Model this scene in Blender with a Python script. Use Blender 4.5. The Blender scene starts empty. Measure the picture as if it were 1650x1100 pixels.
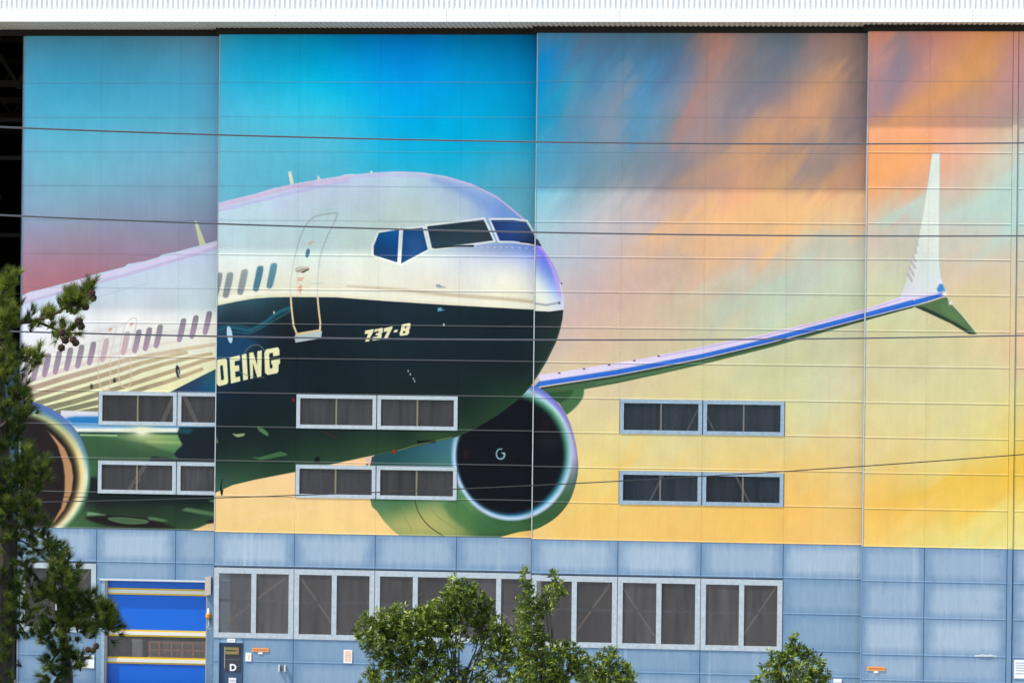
# Aircraft hangar with painted sliding doors, seen over tree tops from a rise in front of it.
import bpy, math, random
import numpy as np
from mathutils import Vector, Matrix

random.seed(7)
rng = np.random.default_rng(7)
S = bpy.context.scene
COL = S.collection

# ------------------------------------------------------------------ camera, sky, sun, exposure
FPX = 4125.0                       # focal length in pixels of the 1650 px wide photograph (90 mm)
CAM = np.array([0.0, -103.0, 14.6])
YAW, PITCH, ROLL = 0.0906, -0.0022, 0.01154
_cy, _sy, _cp, _sp = math.cos(YAW), math.sin(YAW), math.cos(PITCH), math.sin(PITCH)
FWD = np.array([-_sy * _cp, _cy * _cp, _sp])
_r0 = np.array([_cy, _sy, 0.0]); _u0 = np.cross(_r0, FWD)
RIGHT = math.cos(ROLL) * _r0 + math.sin(ROLL) * _u0
UP = -math.sin(ROLL) * _r0 + math.cos(ROLL) * _u0
cam_data = bpy.data.cameras.new('camera')
cam_data.sensor_width = 36.0; cam_data.lens = 90.0
cam_data.clip_start = 0.5; cam_data.clip_end = 3000.0
cam = bpy.data.objects.new('camera', cam_data); COL.objects.link(cam)
cam.matrix_world = Matrix(((RIGHT[0], UP[0], -FWD[0], CAM[0]), (RIGHT[1], UP[1], -FWD[1], CAM[1]),
                           (RIGHT[2], UP[2], -FWD[2], CAM[2]), (0, 0, 0, 1)))
S.camera = cam

SUN_EL, SUN_AZ = math.radians(58.0), math.radians(67.5)   # azimuth measured from straight out of the wall, to the left
SUN_TO = Vector((-math.cos(SUN_EL) * math.sin(SUN_AZ), -math.cos(SUN_EL) * math.cos(SUN_AZ), math.sin(SUN_EL)))
world = bpy.data.worlds.new('World'); S.world = world; world.use_nodes = True
wn = world.node_tree.nodes; wl = world.node_tree.links
sky = wn.new('ShaderNodeTexSky'); sky.sky_type = 'NISHITA'; sky.sun_disc = False
sky.sun_elevation = SUN_EL
sky.sun_rotation = math.atan2(SUN_TO.x, SUN_TO.y)          # clockwise from +Y
sky.altitude = 20; sky.air_density = 1.0; sky.dust_density = 1.2; sky.ozone_density = 1.0
wl.new(sky.outputs[0], wn['Background'].inputs[0])
wn['Background'].inputs[1].default_value = 0.135
sun_data = bpy.data.lights.new('sun', 'SUN'); sun_data.energy = 3.0; sun_data.angle = math.radians(0.55)
sun_data.color = (1.0, 0.93, 0.82)
sun = bpy.data.objects.new('sun', sun_data); COL.objects.link(sun)
sun.rotation_euler = SUN_TO.to_track_quat('Z', 'Y').to_euler(); sun.location = (-60, -60, 90)
S.view_settings.view_transform = 'Standard'; S.view_settings.look = 'None'
S.view_settings.gamma = 1.0; S.view_settings.use_curve_mapping = False
S.view_settings.exposure = 1.12
S.render.engine = 'CYCLES'
S.cycles.max_bounces = 8; S.cycles.transparent_max_bounces = 12; S.cycles.use_denoising = True

# daylight that falls on the door wall (linear, per channel, in picture units): in the sun and under the eave
LIT = np.array([1.25, 1.32, 1.42]); SHADE = np.array([0.76, 0.86, 0.98])
CALIB = False

# ------------------------------------------------------------------ helpers
def at(x, y, Y):
    """point of the vertical plane at depth Y that photograph pixel (x, y) shows"""
    d = FWD + RIGHT * (x - 825) / FPX + UP * (550 - y) / FPX
    t = (Y - CAM[1]) / d[1]
    return CAM + d * t

def to_lin(c):
    c = np.asarray(c, float) / 255.0
    return np.where(c <= 0.04045, c / 12.92, ((c + 0.055) / 1.055) ** 2.4)

def to_srgb(c):
    c = np.clip(c, 0, 1)
    return np.where(c <= 0.0031308, c * 12.92, 1.055 * np.power(c, 1 / 2.4) - 0.055)

def base(r, g, b, light=None):
    """paint colour (linear albedo) of a surface that measures r, g, b where the sun reaches the wall"""
    a = np.clip(to_lin((r, g, b)) / (LIT if light is None else light), 0.0, 0.9)
    return (float(a[0]), float(a[1]), float(a[2]), 1.0)

def mat(name, color, rough=0.6, metal=0.0, spec=0.3, noise=0.0, scale=4.0, stretch=(1, 1, 1), bump=0.0):
    m = bpy.data.materials.new(name); m.use_nodes = True
    n, l = m.node_tree.nodes, m.node_tree.links
    b = n['Principled BSDF']
    b.inputs['Base Color'].default_value = color
    b.inputs['Roughness'].default_value = rough; b.inputs['Metallic'].default_value = metal
    b.inputs['Specular IOR Level'].default_value = spec
    if noise > 0 or bump > 0:
        tc = n.new('ShaderNodeTexCoord'); mp = n.new('ShaderNodeMapping'); mp.inputs['Scale'].default_value = stretch
        nz = n.new('ShaderNodeTexNoise'); nz.inputs['Scale'].default_value = scale
        nz.inputs['Detail'].default_value = 5.0; nz.inputs['Roughness'].default_value = 0.6
        l.new(tc.outputs['Object'], mp.inputs[0]); l.new(mp.outputs[0], nz.inputs['Vector'])
        if noise > 0:
            mr = n.new('ShaderNodeMapRange'); mr.inputs[1].default_value = 0.25; mr.inputs[2].default_value = 0.75
            mr.inputs[3].default_value = 1.0 - noise; mr.inputs[4].default_value = 1.0 + noise
            mx = n.new('ShaderNodeMix'); mx.data_type = 'RGBA'; mx.blend_type = 'MULTIPLY'; mx.inputs[0].default_value = 1.0
            mx.inputs[6].default_value = color
            l.new(nz.outputs['Fac'], mr.inputs[0]); l.new(mr.outputs[0], mx.inputs[7])
            l.new(mx.outputs[2], b.inputs['Base Color'])
        if bump > 0:
            bp = n.new('ShaderNodeBump'); bp.inputs['Strength'].default_value = bump; bp.inputs['Distance'].default_value = 0.02
            l.new(nz.outputs['Fac'], bp.inputs['Height']); l.new(bp.outputs[0], b.inputs['Normal'])
    return m

class MB:
    """collects shapes and links them as ONE mesh object"""
    def __init__(self): self.v = []; self.f = []; self.uv = []; self.mi = []
    def quad(self, idx, uv=None, mi=0): self.f.append(tuple(idx)); self.uv.append(uv); self.mi.append(mi)
    def box(self, x0, x1, y0, y1, z0, z1, mi=0):
        k = len(self.v)
        self.v += [(x0, y0, z0), (x1, y0, z0), (x1, y1, z0), (x0, y1, z0), (x0, y0, z1), (x1, y0, z1), (x1, y1, z1), (x0, y1, z1)]
        for q in ((0, 1, 5, 4), (1, 2, 6, 5), (2, 3, 7, 6), (3, 0, 4, 7), (4, 5, 6, 7), (3, 2, 1, 0)): self.quad([k + i for i in q], None, mi)
    def bar(self, a, b, w, d, mi=0):
        """square bar from a to b lying in a wall: w across in the wall, d out of it"""
        a, b = Vector(a), Vector(b); t = (b - a).normalized(); n = Vector((0, 1, 0))
        s = t.cross(n)
        if s.length < 1e-4: s = Vector((1, 0, 0)); n = t.cross(s)
        s.normalize(); n = s.cross(t).normalized(); k = len(self.v)
        for p in (a, b):
            for i, j in ((-1, -1), (1, -1), (1, 1), (-1, 1)): self.v.append(tuple(p + s * i * w / 2 + n * j * d / 2))
        for q in ((0, 1, 5, 4), (1, 2, 6, 5), (2, 3, 7, 6), (3, 0, 4, 7), (4, 5, 6, 7), (3, 2, 1, 0)): self.quad([k + i for i in q], None, mi)
    def tube(self, pts, radii, sides=8, mi=0):
        pts = [Vector(p) for p in pts]; k = len(self.v); n = len(pts); ref = Vector((0.31, 0.9, 0.17))
        for i, p in enumerate(pts):
            t = (pts[min(i + 1, n - 1)] - pts[max(i - 1, 0)]).normalized()
            a = t.cross(ref).normalized(); b = t.cross(a)
            for j in range(sides):
                w = 2 * math.pi * j / sides
                self.v.append(tuple(p + (a * math.cos(w) + b * math.sin(w)) * radii[i]))
        for i in range(n - 1):
            for j in range(sides):
                self.quad((k + i * sides + j, k + i * sides + (j + 1) % sides, k + (i + 1) * sides + (j + 1) % sides, k + (i + 1) * sides + j), None, mi)
        self.quad([k + j for j in range(sides)][::-1], None, mi); self.quad([k + (n - 1) * sides + j for j in range(sides)], None, mi)
    def lathe(self, prof, cx, cy, cz, sides=12, mi=0):
        k = len(self.v); n = len(prof)
        for r, z in prof:
            for j in range(sides):
                w = 2 * math.pi * j / sides
                self.v.append((cx + r * math.cos(w), cy + r * math.sin(w), cz + z))
        for i in range(n - 1):
            for j in range(sides):
                self.quad((k + i * sides + j, k + i * sides + (j + 1) % sides, k + (i + 1) * sides + (j + 1) % sides, k + (i + 1) * sides + j), None, mi)
        self.quad([k + j for j in range(sides)][::-1], None, mi); self.quad([k + (n - 1) * sides + j for j in range(sides)], None, mi)
    def mesh(self, name, mats):
        me = bpy.data.meshes.new(name); me.from_pydata([tuple(map(float, p)) for p in self.v], [], self.f)
        for m in (mats if isinstance(mats, (list, tuple)) else [mats]): me.materials.append(m)
        if any(self.mi): me.polygons.foreach_set('material_index', self.mi)
        if any(u is not None for u in self.uv):
            lay = me.uv_layers.new(name='paint'); flat = []
            for f, u in zip(self.f, self.uv):
                for i in range(len(f)): flat += list(u[i]) if u is not None else [0.0, 0.0]
            lay.data.foreach_set('uv', flat)
        me.update()
        return me
    def build(self, name, mats, parent=None, loc=(0, 0, 0)):
        return put(name, self.mesh(name, mats), parent, loc)

def put(name, me, parent=None, loc=(0, 0, 0)):
    o = bpy.data.objects.new(name, me); COL.objects.link(o); o.location = loc
    if parent is not None: o.parent = parent
    return o

def tag(o, label=None, cat=None, group=None, kind=None):
    if label: o['label'] = label
    if cat: o['category'] = cat
    if group: o['group'] = group
    if kind: o['kind'] = kind
    return o

def thing(name, label, cat, loc=(0, 0, 0), group=None):
    o = bpy.data.objects.new(name, None); COL.objects.link(o); o.location = loc; o.empty_display_size = 0.3
    return tag(o, label, cat, group)

# ------------------------------------------------------------------ ground
m_ground = mat('apron_concrete', (0.36, 0.335, 0.30, 1), 0.9, noise=0.18, scale=0.35, bump=0.1)
m_grass = mat('dry_grass', (0.075, 0.095, 0.03, 1), 0.95, noise=0.35, scale=1.5, bump=0.4)
def ground_z(y):
    if y > -58: return 0.0
    t = min(1.0, (-58 - y) / 44.0)
    return 12.6 * t * t * (3 - 2 * t)
g = MB(); gx = [-1500, -300, -120, -60, -30, 0, 30, 60, 120, 300, 1500]
gy = [1500, 300, 80, 20, -20, -50, -58] + [-58 - 4 * i for i in range(1, 12)] + [-130, -200, -600, -1500]
for y in gy:
    for x in gx: g.v.append((x, y, ground_z(y)))
for j in range(len(gy) - 1):
    for i in range(len(gx) - 1):
        a = j * len(gx) + i; g.quad((a, a + len(gx), a + len(gx) + 1, a + 1), None, 0 if gy[j] > -57.9 else 1)
tag(g.build('ground', [m_ground, m_grass]), kind='structure')

# ------------------------------------------------------------------ the mural: painted in flat picture coordinates, then laid out in metres on each door
Z0, Z1 = 6.40, 26.80                                   # foot and head of the painted part of the doors
RES = 56                                               # paint pixels per metre
SHADOW_Y = {1: 505, 2: 411, 3: 313, 4: 211}
KS = 1.5

def smooth(pts, closed=True, n=8):
    p = [np.array(q, float) for q in pts]; N = len(p); out = []
    for i in range(N if closed else N - 1):
        p0, p1, p2, p3 = (p[(i - 1) % N], p[i], p[(i + 1) % N], p[(i + 2) % N]) if closed else (p[max(i - 1, 0)], p[i], p[i + 1], p[min(i + 2, N - 1)])
        for k in range(n):
            t = k / n
            out.append(0.5 * (2 * p1 + (p2 - p0) * t + (2 * p0 - 5 * p1 + 4 * p2 - p3) * t * t + (3 * p1 - p0 - 3 * p2 + p3) * t ** 3))
    if not closed: out.append(p[-1])
    return np.array(out)

def blur(a, r):
    r = int(round(r))
    if r < 1: return a
    for _ in range(2):
        for ax in (0, 1):
            p = np.pad(a, [(r + 1, r) if k == ax else (0, 0) for k in (0, 1)], mode='edge').cumsum(ax)
            a = (p[2 * r + 1:] - p[:-2 * r - 1]) / (2 * r + 1) if ax == 0 else (p[:, 2 * r + 1:] - p[:, :-2 * r - 1]) / (2 * r + 1)
    return a

class Mural:
    def __init__(self, leaf, xa, xb, ya=40, yb=905):
        self.leaf, self.xa, self.ya = leaf, xa, ya
        self.W, self.H = int((xb - xa) * KS), int((yb - ya) * KS)
        self.X = xa + (np.arange(self.W) + 0.5)[None, :] / KS + np.zeros((self.H, 1))
        self.Y = ya + (np.arange(self.H) + 0.5)[:, None] / KS + np.zeros((1, self.W))
        self.img = np.zeros((self.H, self.W, 3))
    def paint(self, c, y):
        k = min(1.0, max(0.0, (y - 50) / 150.0))       # close under the eave less of the sky is in view
        light = SHADE * (np.array([.86, .81, .75]) * (1 - k) + k) if y < SHADOW_Y[self.leaf] else LIT
        a = to_lin(c) / light
        return to_srgb(a * min(1.0, 0.93 / max(a.max(), 1e-6)))
    def cover(self, pts):
        p = (np.asarray(pts, float) - (self.xa, self.ya)) * KS; ss = 4; W, H = self.W, self.H
        acc = np.zeros((H * ss, W + 2)); n = len(p)
        for i in range(n):
            (xa, ya), (xb, yb) = p[i], p[(i + 1) % n]
            if ya == yb: continue
            s = 1.0
            if ya > yb: xa, ya, xb, yb, s = xb, yb, xa, ya, -1.0
            j0, j1 = max(0, math.ceil(ya * ss - 0.5)), min(H * ss, math.ceil(yb * ss - 0.5))
            if j1 <= j0: continue
            rows = np.arange(j0, j1); xs = np.clip(xa + (xb - xa) * ((rows + 0.5) / ss - ya) / (yb - ya), 0, W - 0.001)
            ix = xs.astype(int); fr = xs - ix
            np.add.at(acc, (rows, ix), s * (1 - fr)); np.add.at(acc, (rows, ix + 1), s * fr)
        return np.clip(np.abs(np.cumsum(acc, 1)[:, :W]), 0, 1).reshape(H, ss, W).mean(1)
    def field(self, pts, c=25.0, lam=2.0):
        """smooth colour field through scattered samples (x, y, r, g, b)"""
        P = np.array([q[:2] for q in pts], float); V = np.array([self.paint(q[2:5], q[1]) for q in pts])
        mean = V.mean(0); D = np.sqrt(((P[:, None] - P[None]) ** 2).sum(-1) + c * c)
        w = np.linalg.solve(D - lam * np.eye(len(P)), V - mean); st = 6
        ys = np.arange(0, self.H + st, st); xs = np.arange(0, self.W + st, st)
        gx, gy = np.meshgrid(self.xa + xs / KS, self.ya + ys / KS)
        F = np.zeros(gx.shape + (3,))
        for k in range(len(P)): F += np.sqrt((gx - P[k, 0]) ** 2 + (gy - P[k, 1]) ** 2 + c * c)[..., None] * w[k]
        F = np.clip(F + mean, 0, 0.97)
        fy, fx = np.arange(self.H) / st, np.arange(self.W) / st; iy, ix = fy.astype(int), fx.astype(int)
        ty, tx = (fy - iy)[:, None, None], (fx - ix)[None, :, None]
        A = F[iy][:, ix] * (1 - tx) + F[iy][:, ix + 1] * tx; B = F[iy + 1][:, ix] * (1 - tx) + F[iy + 1][:, ix + 1] * tx
        return A * (1 - ty) + B * ty
    def lay(self, mask, col): self.img = self.img * (1 - mask[..., None]) + col * mask[..., None]
    def poly(self, pts, col, soft=0, curve=False, alpha=1.0, clip=None, hole=None):
        p = smooth(pts) if curve else pts; m = self.cover(p)
        for h in (hole or []): m = np.clip(m - self.cover(h), 0, 1)
        if soft: m = blur(m, soft * KS / 2)
        if clip is not None: m = m * clip
        if isinstance(col, tuple): col = self.paint(col, sum(q[1] for q in pts) / len(pts))
        self.lay(m * alpha, col); return m
    def line(self, pts, w, col, soft=0.8, alpha=1.0, curve=False, clip=None, taper=None):
        p = smooth(pts, False) if curve else np.array(pts, float); d = np.full((self.H, self.W), 1e9); pad = max(w) if isinstance(w, tuple) else w
        x0, x1 = (p[:, 0].min() - pad - 8 - self.xa) * KS, (p[:, 0].max() + pad + 8 - self.xa) * KS
        y0, y1 = (p[:, 1].min() - pad - 8 - self.ya) * KS, (p[:, 1].max() + pad + 8 - self.ya) * KS
        x0, x1, y0, y1 = max(0, int(x0)), min(self.W, int(x1)), max(0, int(y0)), min(self.H, int(y1))
        if x1 <= x0 or y1 <= y0: return
        X, Y = self.X[y0:y1, x0:x1], self.Y[y0:y1, x0:x1]; dd = np.full(X.shape, 1e9); N = len(p) - 1
        for i in range(N):
            a, b = p[i], p[i + 1]; ab = b - a; L = max(1e-6, (ab ** 2).sum())
            t = np.clip(((X - a[0]) * ab[0] + (Y - a[1]) * ab[1]) / L, 0, 1)
            hw = (w[0] + (w[1] - w[0]) * (i + t) / N) / 2 if isinstance(w, tuple) else w / 2
            dd = np.minimum(dd, np.hypot(X - a[0] - ab[0] * t, Y - a[1] - ab[1] * t) - hw)
        m = np.clip(0.5 - dd / max(soft, 0.5), 0, 1); m = m * m * (3 - 2 * m) * alpha
        if clip is not None: m = m * clip[y0:y1, x0:x1]
        c = self.paint(col, p[:, 1].mean())
        self.img[y0:y1, x0:x1] = self.img[y0:y1, x0:x1] * (1 - m[..., None]) + c * m[..., None]
    def oval(self, cx, cy, rx, ry, col, rot=0, soft=0, alpha=1.0):
        w = np.linspace(0, 2 * math.pi, 28, endpoint=False); c, s = math.cos(math.radians(rot)), math.sin(math.radians(rot))
        self.poly([(cx + rx * math.cos(a) * c - ry * math.sin(a) * s, cy + rx * math.cos(a) * s + ry * math.sin(a) * c) for a in w], col, soft, alpha=alpha)
    def pill(self, cx, cy, L, w, dx, top, bot):
        m = smooth([(cx + dx - w * .35, cy - L / 2 + 1), (cx + dx + w * .3, cy - L / 2), (cx + dx + w / 2, cy - L / 2 + 5), (cx + w / 2, cy + 2), (cx - dx + w * .42, cy + L / 2 - 4),
                    (cx - dx + w * .1, cy + L / 2), (cx - dx - w * .4, cy + L / 2 - 1), (cx - dx - w / 2, cy + L / 2 - 6), (cx - w / 2, cy - 2), (cx + dx - w / 2 - .6, cy - L / 2 + 6)])
        k = self.cover(m); t = np.clip((self.Y - cy + L / 2) / L, 0, 1)[..., None]
        self.lay(k, self.paint(top, cy) * (1 - t) + self.paint(bot, cy) * t)
    def ring(self, cx, cy, rx, ry, pal, clip, ref):
        """tyre-like lip of an engine: palettes of (radius, colour, alpha) at clock angles"""
        dx, dy = (self.X - cx) / rx, (self.Y - cy) / ry; rho = np.hypot(dx, dy); ang = np.degrees(np.arctan2(dx, -dy)) % 360
        keys = sorted(pal); cols = []
        for k in keys:
            r = [q[0] for q in pal[k]]; c = np.array([self.paint(q[1], ref) for q in pal[k]]); al = [q[2] if len(q) > 2 else 1.0 for q in pal[k]]
            cols.append([np.interp(rho, r, c[:, i]) for i in range(3)] + [np.interp(rho, r, al)])
        out = np.zeros((self.H, self.W, 4)); wsum = np.zeros((self.H, self.W))
        for i, k in enumerate(keys):
            k0, k1 = keys[i - 1] - (360 if i == 0 else 0), keys[(i + 1) % len(keys)] + (360 if i == len(keys) - 1 else 0)
            for off in (-360, 0, 360):
                a = ang + off; w = np.clip(np.minimum((a - k0) / (k - k0), (k1 - a) / (k1 - k)), 0, 1)
                wsum += w
                for q in range(4): out[..., q] += cols[i][q] * w
        out /= np.maximum(wsum, 1e-6)[..., None]
        self.lay(out[..., 3] * clip, out[..., :3])
    def wisps(self, amp, ang, seed, long=150.0, thin=22.0):
        """comb the colours along slanting cloud fibres"""
        r = np.random.default_rng(seed); c, s = math.cos(math.radians(ang)), math.sin(math.radians(ang))
        u, v = self.X * c - self.Y * s, self.X * s + self.Y * c; off = np.zeros_like(u)
        for k in range(3):
            g = r.normal(size=(64, 256)); a, b = (u / (long / 2 ** k)) % 62, (v / (thin / 2 ** k)) % 254
            ia, ib = a.astype(int), b.astype(int); ta, tb = a - ia, b - ib; ta, tb = ta * ta * (3 - 2 * ta), tb * tb * (3 - 2 * tb)
            off += ((g[ia, ib] * (1 - ta) + g[ia + 1, ib] * ta) * (1 - tb) + (g[ia, ib + 1] * (1 - ta) + g[ia + 1, ib + 1] * ta) * tb) * .55 ** k
        fx = np.clip(np.arange(self.W)[None, :] + off * amp * KS * c, 0, self.W - 1.01); fy = np.clip(np.arange(self.H)[:, None] - off * amp * KS * s, 0, self.H - 1.01)
        ix, iy = fx.astype(int), fy.astype(int); tx, ty = (fx - ix)[..., None], (fy - iy)[..., None]; I = self.img
        self.img = (I[iy, ix] * (1 - tx) + I[iy, ix + 1] * tx) * (1 - ty) + (I[iy + 1, ix] * (1 - tx) + I[iy + 1, ix + 1] * tx) * ty
    def sheet(self, Xa, Xb, Yp):
        """the painting in wall metres: what belongs at every point of the door"""
        w, h = int((Xb - Xa) * RES), int((Z1 - Z0) * RES)
        gx = Xa + (np.arange(w) + .5) / RES; gz = Z0 + (np.arange(h) + .5) / RES
        dx, dz = gx[None, :] - CAM[0], gz[:, None] - CAM[2]; dy = Yp - CAM[1]
        zc = dx * FWD[0] + dy * FWD[1] + dz * FWD[2]
        px = 825 + FPX * (dx * RIGHT[0] + dy * RIGHT[1] + dz * RIGHT[2]) / zc; py = 550 - FPX * (dx * UP[0] + dy * UP[1] + dz * UP[2]) / zc
        fx = np.clip((px - self.xa) * KS - .5, 0, self.W - 1.01); fy = np.clip((py - self.ya) * KS - .5, 0, self.H - 1.01)
        ix, iy = fx.astype(int), fy.astype(int); tx, ty = (fx - ix)[..., None], (fy - iy)[..., None]; I = self.img
        a = (I[iy, ix] * (1 - tx) + I[iy, ix + 1] * tx) * (1 - ty) + (I[iy + 1, ix] * (1 - tx) + I[iy + 1, ix + 1] * tx) * ty
        out = np.ones((h, w, 4), np.float32); out[..., :3] = np.clip(a, 0, 1)
        im = bpy.data.images.new('door_paint', w, h); im.pixels.foreach_set(out.ravel()); im.update(); im.pack()
        return im

DARK = (27, 41, 49)
HULL = [(330, 332), (351, 327.5), (380, 320), (413, 312), (440, 303.5), (478, 295.5), (520, 288.5), (560, 282.5), (600, 278.5), (640, 276.5), (680, 278), (720, 284.5),
        (760, 296.5), (800, 316), (826, 336.5), (845, 353), (858, 373), (870, 395), (885, 415), (895, 434), (903, 456), (907, 476), (908, 495), (906.5, 513), (903, 530), (897, 549),
        (882, 580), (868, 603), (855, 622), (840, 639), (823, 652), (800, 669), (763, 691), (735, 704), (700, 712), (663, 721), (613, 731), (588, 736), (538, 747), (475, 760), (413, 772), (375, 781), (348, 793), (330, 800)]
NACELLE = [(599, 736), (597, 806), (608, 824), (623, 844), (643.6, 862), (670, 875), (740, 880), (801, 866), (834, 857), (860, 853), (880, 844), (900.6, 829), (918, 806), (928, 778), (931.6, 752.7),
           (929, 722), (921, 689), (908, 661), (890, 640.7), (872.6, 627), (858, 621.5), (840, 624), (800, 660), (735, 700)]
WHITE_PTS = [(345, 350, 190, 215, 230), (360, 400, 185, 210, 215), (420, 330, 190, 215, 230), (450, 312, 195, 210, 235), (430, 380, 185, 212, 215), (500, 312, 190, 205, 225), (520, 340, 180, 206, 213),
    (500, 392, 180, 208, 208), (580, 300, 185, 205, 225), (600, 330, 178, 203, 208), (580, 380, 185, 208, 203), (650, 290, 185, 212, 228), (680, 310, 178, 205, 215), (660, 345, 185, 205, 200),
    (720, 305, 172, 198, 220), (735, 330, 172, 196, 214), (745, 346, 178, 203, 210), (790, 335, 140, 170, 220), (812, 345, 112, 152, 212), (838, 358, 115, 158, 205), (705, 406, 185, 205, 210),
    (760, 402, 165, 182, 207), (810, 404, 145, 165, 207), (850, 400, 118, 145, 215), (560, 405, 190, 210, 205), (345, 425, 238, 242, 238), (430, 430, 236, 242, 238), (550, 430, 236, 242, 232),
    (550, 455, 238, 237, 218), (430, 460, 232, 236, 212), (500, 460, 235, 235, 212), (700, 430, 238, 242, 236), (650, 452, 240, 240, 226), (700, 463, 238, 235, 216), (780, 440, 235, 240, 235),
    (780, 470, 240, 240, 222), (830, 432, 232, 237, 238), (850, 480, 238, 238, 218), (345, 470, 232, 234, 210)]
NOSE_PTS = [(855, 400, 130, 140, 235), (865, 405, 140, 135, 235), (868, 425, 125, 150, 235), (862, 430, 165, 190, 235), (866, 455, 225, 238, 238), (880, 440, 130, 160, 235), (880, 465, 205, 222, 240),
    (890, 455, 140, 170, 240), (895, 470, 165, 195, 242), (864, 480, 236, 240, 226), (885, 480, 226, 236, 238), (898, 486, 195, 212, 242), (866, 495, 238, 238, 220), (900, 494, 215, 225, 238), (850, 440, 225, 232, 240), (850, 480, 238, 238, 222)]
DARK_PTS = [(345, 500, 55, 92, 108), (400, 490, 50, 82, 97), (440, 490, 40, 66, 77), (470, 485, 35, 55, 63), (380, 512, 34, 50, 58), (440, 510, 30, 45, 52), (345, 515, 38, 60, 72), (360, 545, 28, 68, 102),
    (400, 552, 28, 60, 90), (360, 570, 26, 60, 92), (410, 575, 26, 46, 60), (550, 500, 28, 43, 53), (650, 520, 28, 44, 54), (750, 520, 26, 41, 49), (850, 520, 28, 42, 48), (880, 520, 34, 45, 48), (600, 580, 26, 41, 48),
    (750, 590, 25, 39, 45), (840, 600, 27, 42, 44), (875, 575, 36, 52, 50), (450, 620, 26, 39, 47), (400, 655, 25, 37, 43), (550, 690, 28, 43, 42), (400, 705, 28, 42, 42), (650, 700, 32, 52, 42), (750, 665, 30, 50, 42),
    (800, 650, 34, 60, 45), (842, 628, 36, 62, 48), (700, 706, 48, 76, 50), (610, 724, 46, 74, 50), (500, 745, 42, 70, 50), (400, 765, 48, 78, 58), (345, 786, 62, 98, 82), (450, 730, 30, 50, 44), (345, 730, 30, 46, 46)]
NAC_PTS = [(605, 750, 45, 82, 82), (650, 735, 40, 85, 90), (715, 725, 60, 110, 125), (610, 812, 82, 126, 88), (640, 815, 80, 122, 82), (680, 812, 90, 134, 92), (740, 820, 92, 138, 88), (622, 838, 118, 150, 96),
    (640, 858, 120, 150, 90), (690, 870, 110, 140, 80), (740, 835, 108, 150, 90), (770, 850, 60, 105, 66), (755, 805, 90, 138, 88), (800, 858, 54, 94, 60), (860, 846, 54, 90, 56), (900, 818, 60, 96, 62), (926, 770, 75, 108, 90),
    (925, 720, 140, 140, 200), (900, 655, 115, 105, 205), (865, 626, 95, 125, 215), (845, 640, 60, 110, 130), (740, 870, 70, 110, 62)]

def letters(M, ox, oy, sc, shapes, col):
    for outer, holes in shapes:
        q = lambda s: [(ox + a / sc, oy + b / sc) for a, b in s]
        M.poly(q(outer), col, hole=[q(h) for h in holes])

def engine_right(M):
    n = smooth(NACELLE); clip = M.cover(n); M.lay(clip, M.field(NAC_PTS))
    M.poly([(615, 850), (632, 836), (660, 824), (708, 813), (722, 834), (748, 853), (770, 862), (735, 868), (650, 868)], (190, 184, 114), soft=24, alpha=.85, clip=clip)
    M.poly([(712, 812), (726, 834), (752, 853), (790, 861), (850, 855), (890, 838), (850, 842), (800, 842), (760, 825), (738, 800)], (66, 112, 68), soft=4, alpha=.55, clip=clip)
    M.line([(667, 800), (674, 824), (690, 846), (718, 866)], 1.6, (84, 74, 52), curve=True, clip=clip)
    M.line([(650, 815), (652, 832), (664, 855)], 1.0, (150, 140, 85), curve=True, clip=clip)
    M.line([(692, 812), (705, 832), (735, 852)], 1.0, (135, 140, 80), curve=True, clip=clip)
    K = (20, 24, 31)
    M.ring(824, 735, 90, 97, {
        270: [(0, K), (.955, K), (.985, (60, 85, 115)), (1.015, (195, 220, 248)), (1.05, (150, 195, 225)), (1.10, (70, 120, 135), .5), (1.16, (50, 95, 100), 0)],
        225: [(0, K), (.955, K), (.99, (80, 115, 140)), (1.02, (195, 218, 246)), (1.055, (150, 185, 190)), (1.09, (90, 140, 100), 0)],
        180: [(0, K), (.92, K), (.965, (40, 80, 105)), (1.0, (120, 185, 222)), (1.03, (208, 224, 250)), (1.06, (140, 175, 185)), (1.085, (70, 112, 75), 0)],
        135: [(0, K), (.89, K), (.945, (38, 92, 112)), (.995, (112, 188, 216)), (1.04, (205, 222, 250)), (1.075, (150, 170, 180)), (1.10, (70, 105, 80), 0)],
        90: [(0, K), (.91, K), (.965, (52, 100, 86)), (1.01, (105, 170, 168)), (1.06, (172, 205, 224)), (1.11, (178, 172, 216)), (1.16, (156, 150, 180)), (1.2, (120, 120, 150))],
        45: [(0, K), (.93, K), (.99, (45, 92, 72)), (1.04, (92, 155, 125)), (1.10, (192, 222, 232)), (1.15, (135, 135, 216)), (1.22, (124, 108, 208)), (1.3, (110, 90, 200))],
        15: [(0, K), (.95, K), (1.0, (45, 90, 76)), (1.06, (130, 185, 185)), (1.12, (182, 212, 235)), (1.2, (98, 132, 216)), (1.3, (90, 110, 210))],
        330: [(0, K), (.96, K), (1.0, (50, 85, 80)), (1.06, (140, 190, 200)), (1.15, (90, 130, 200), 0)]}, clip, 700)
    M.oval(884, 712, 16, 12, (36, 40, 46), soft=12, alpha=.6); M.oval(750, 731, 4, 9, (60, 26, 34), soft=4, alpha=.6); M.oval(880, 683, 5, 9, (60, 26, 34), soft=5, alpha=.5)
    M.line([(808.5, 723), (803, 724), (799.8, 729), (800.6, 735.5), (805, 739), (810.5, 737.5), (812.8, 733), (812, 730)], (2.0, 3.2), (122, 168, 182), curve=True)
    M.line([(811.5, 730.5), (808, 729)], (2.4, 1.2), (170, 200, 210))

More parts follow.
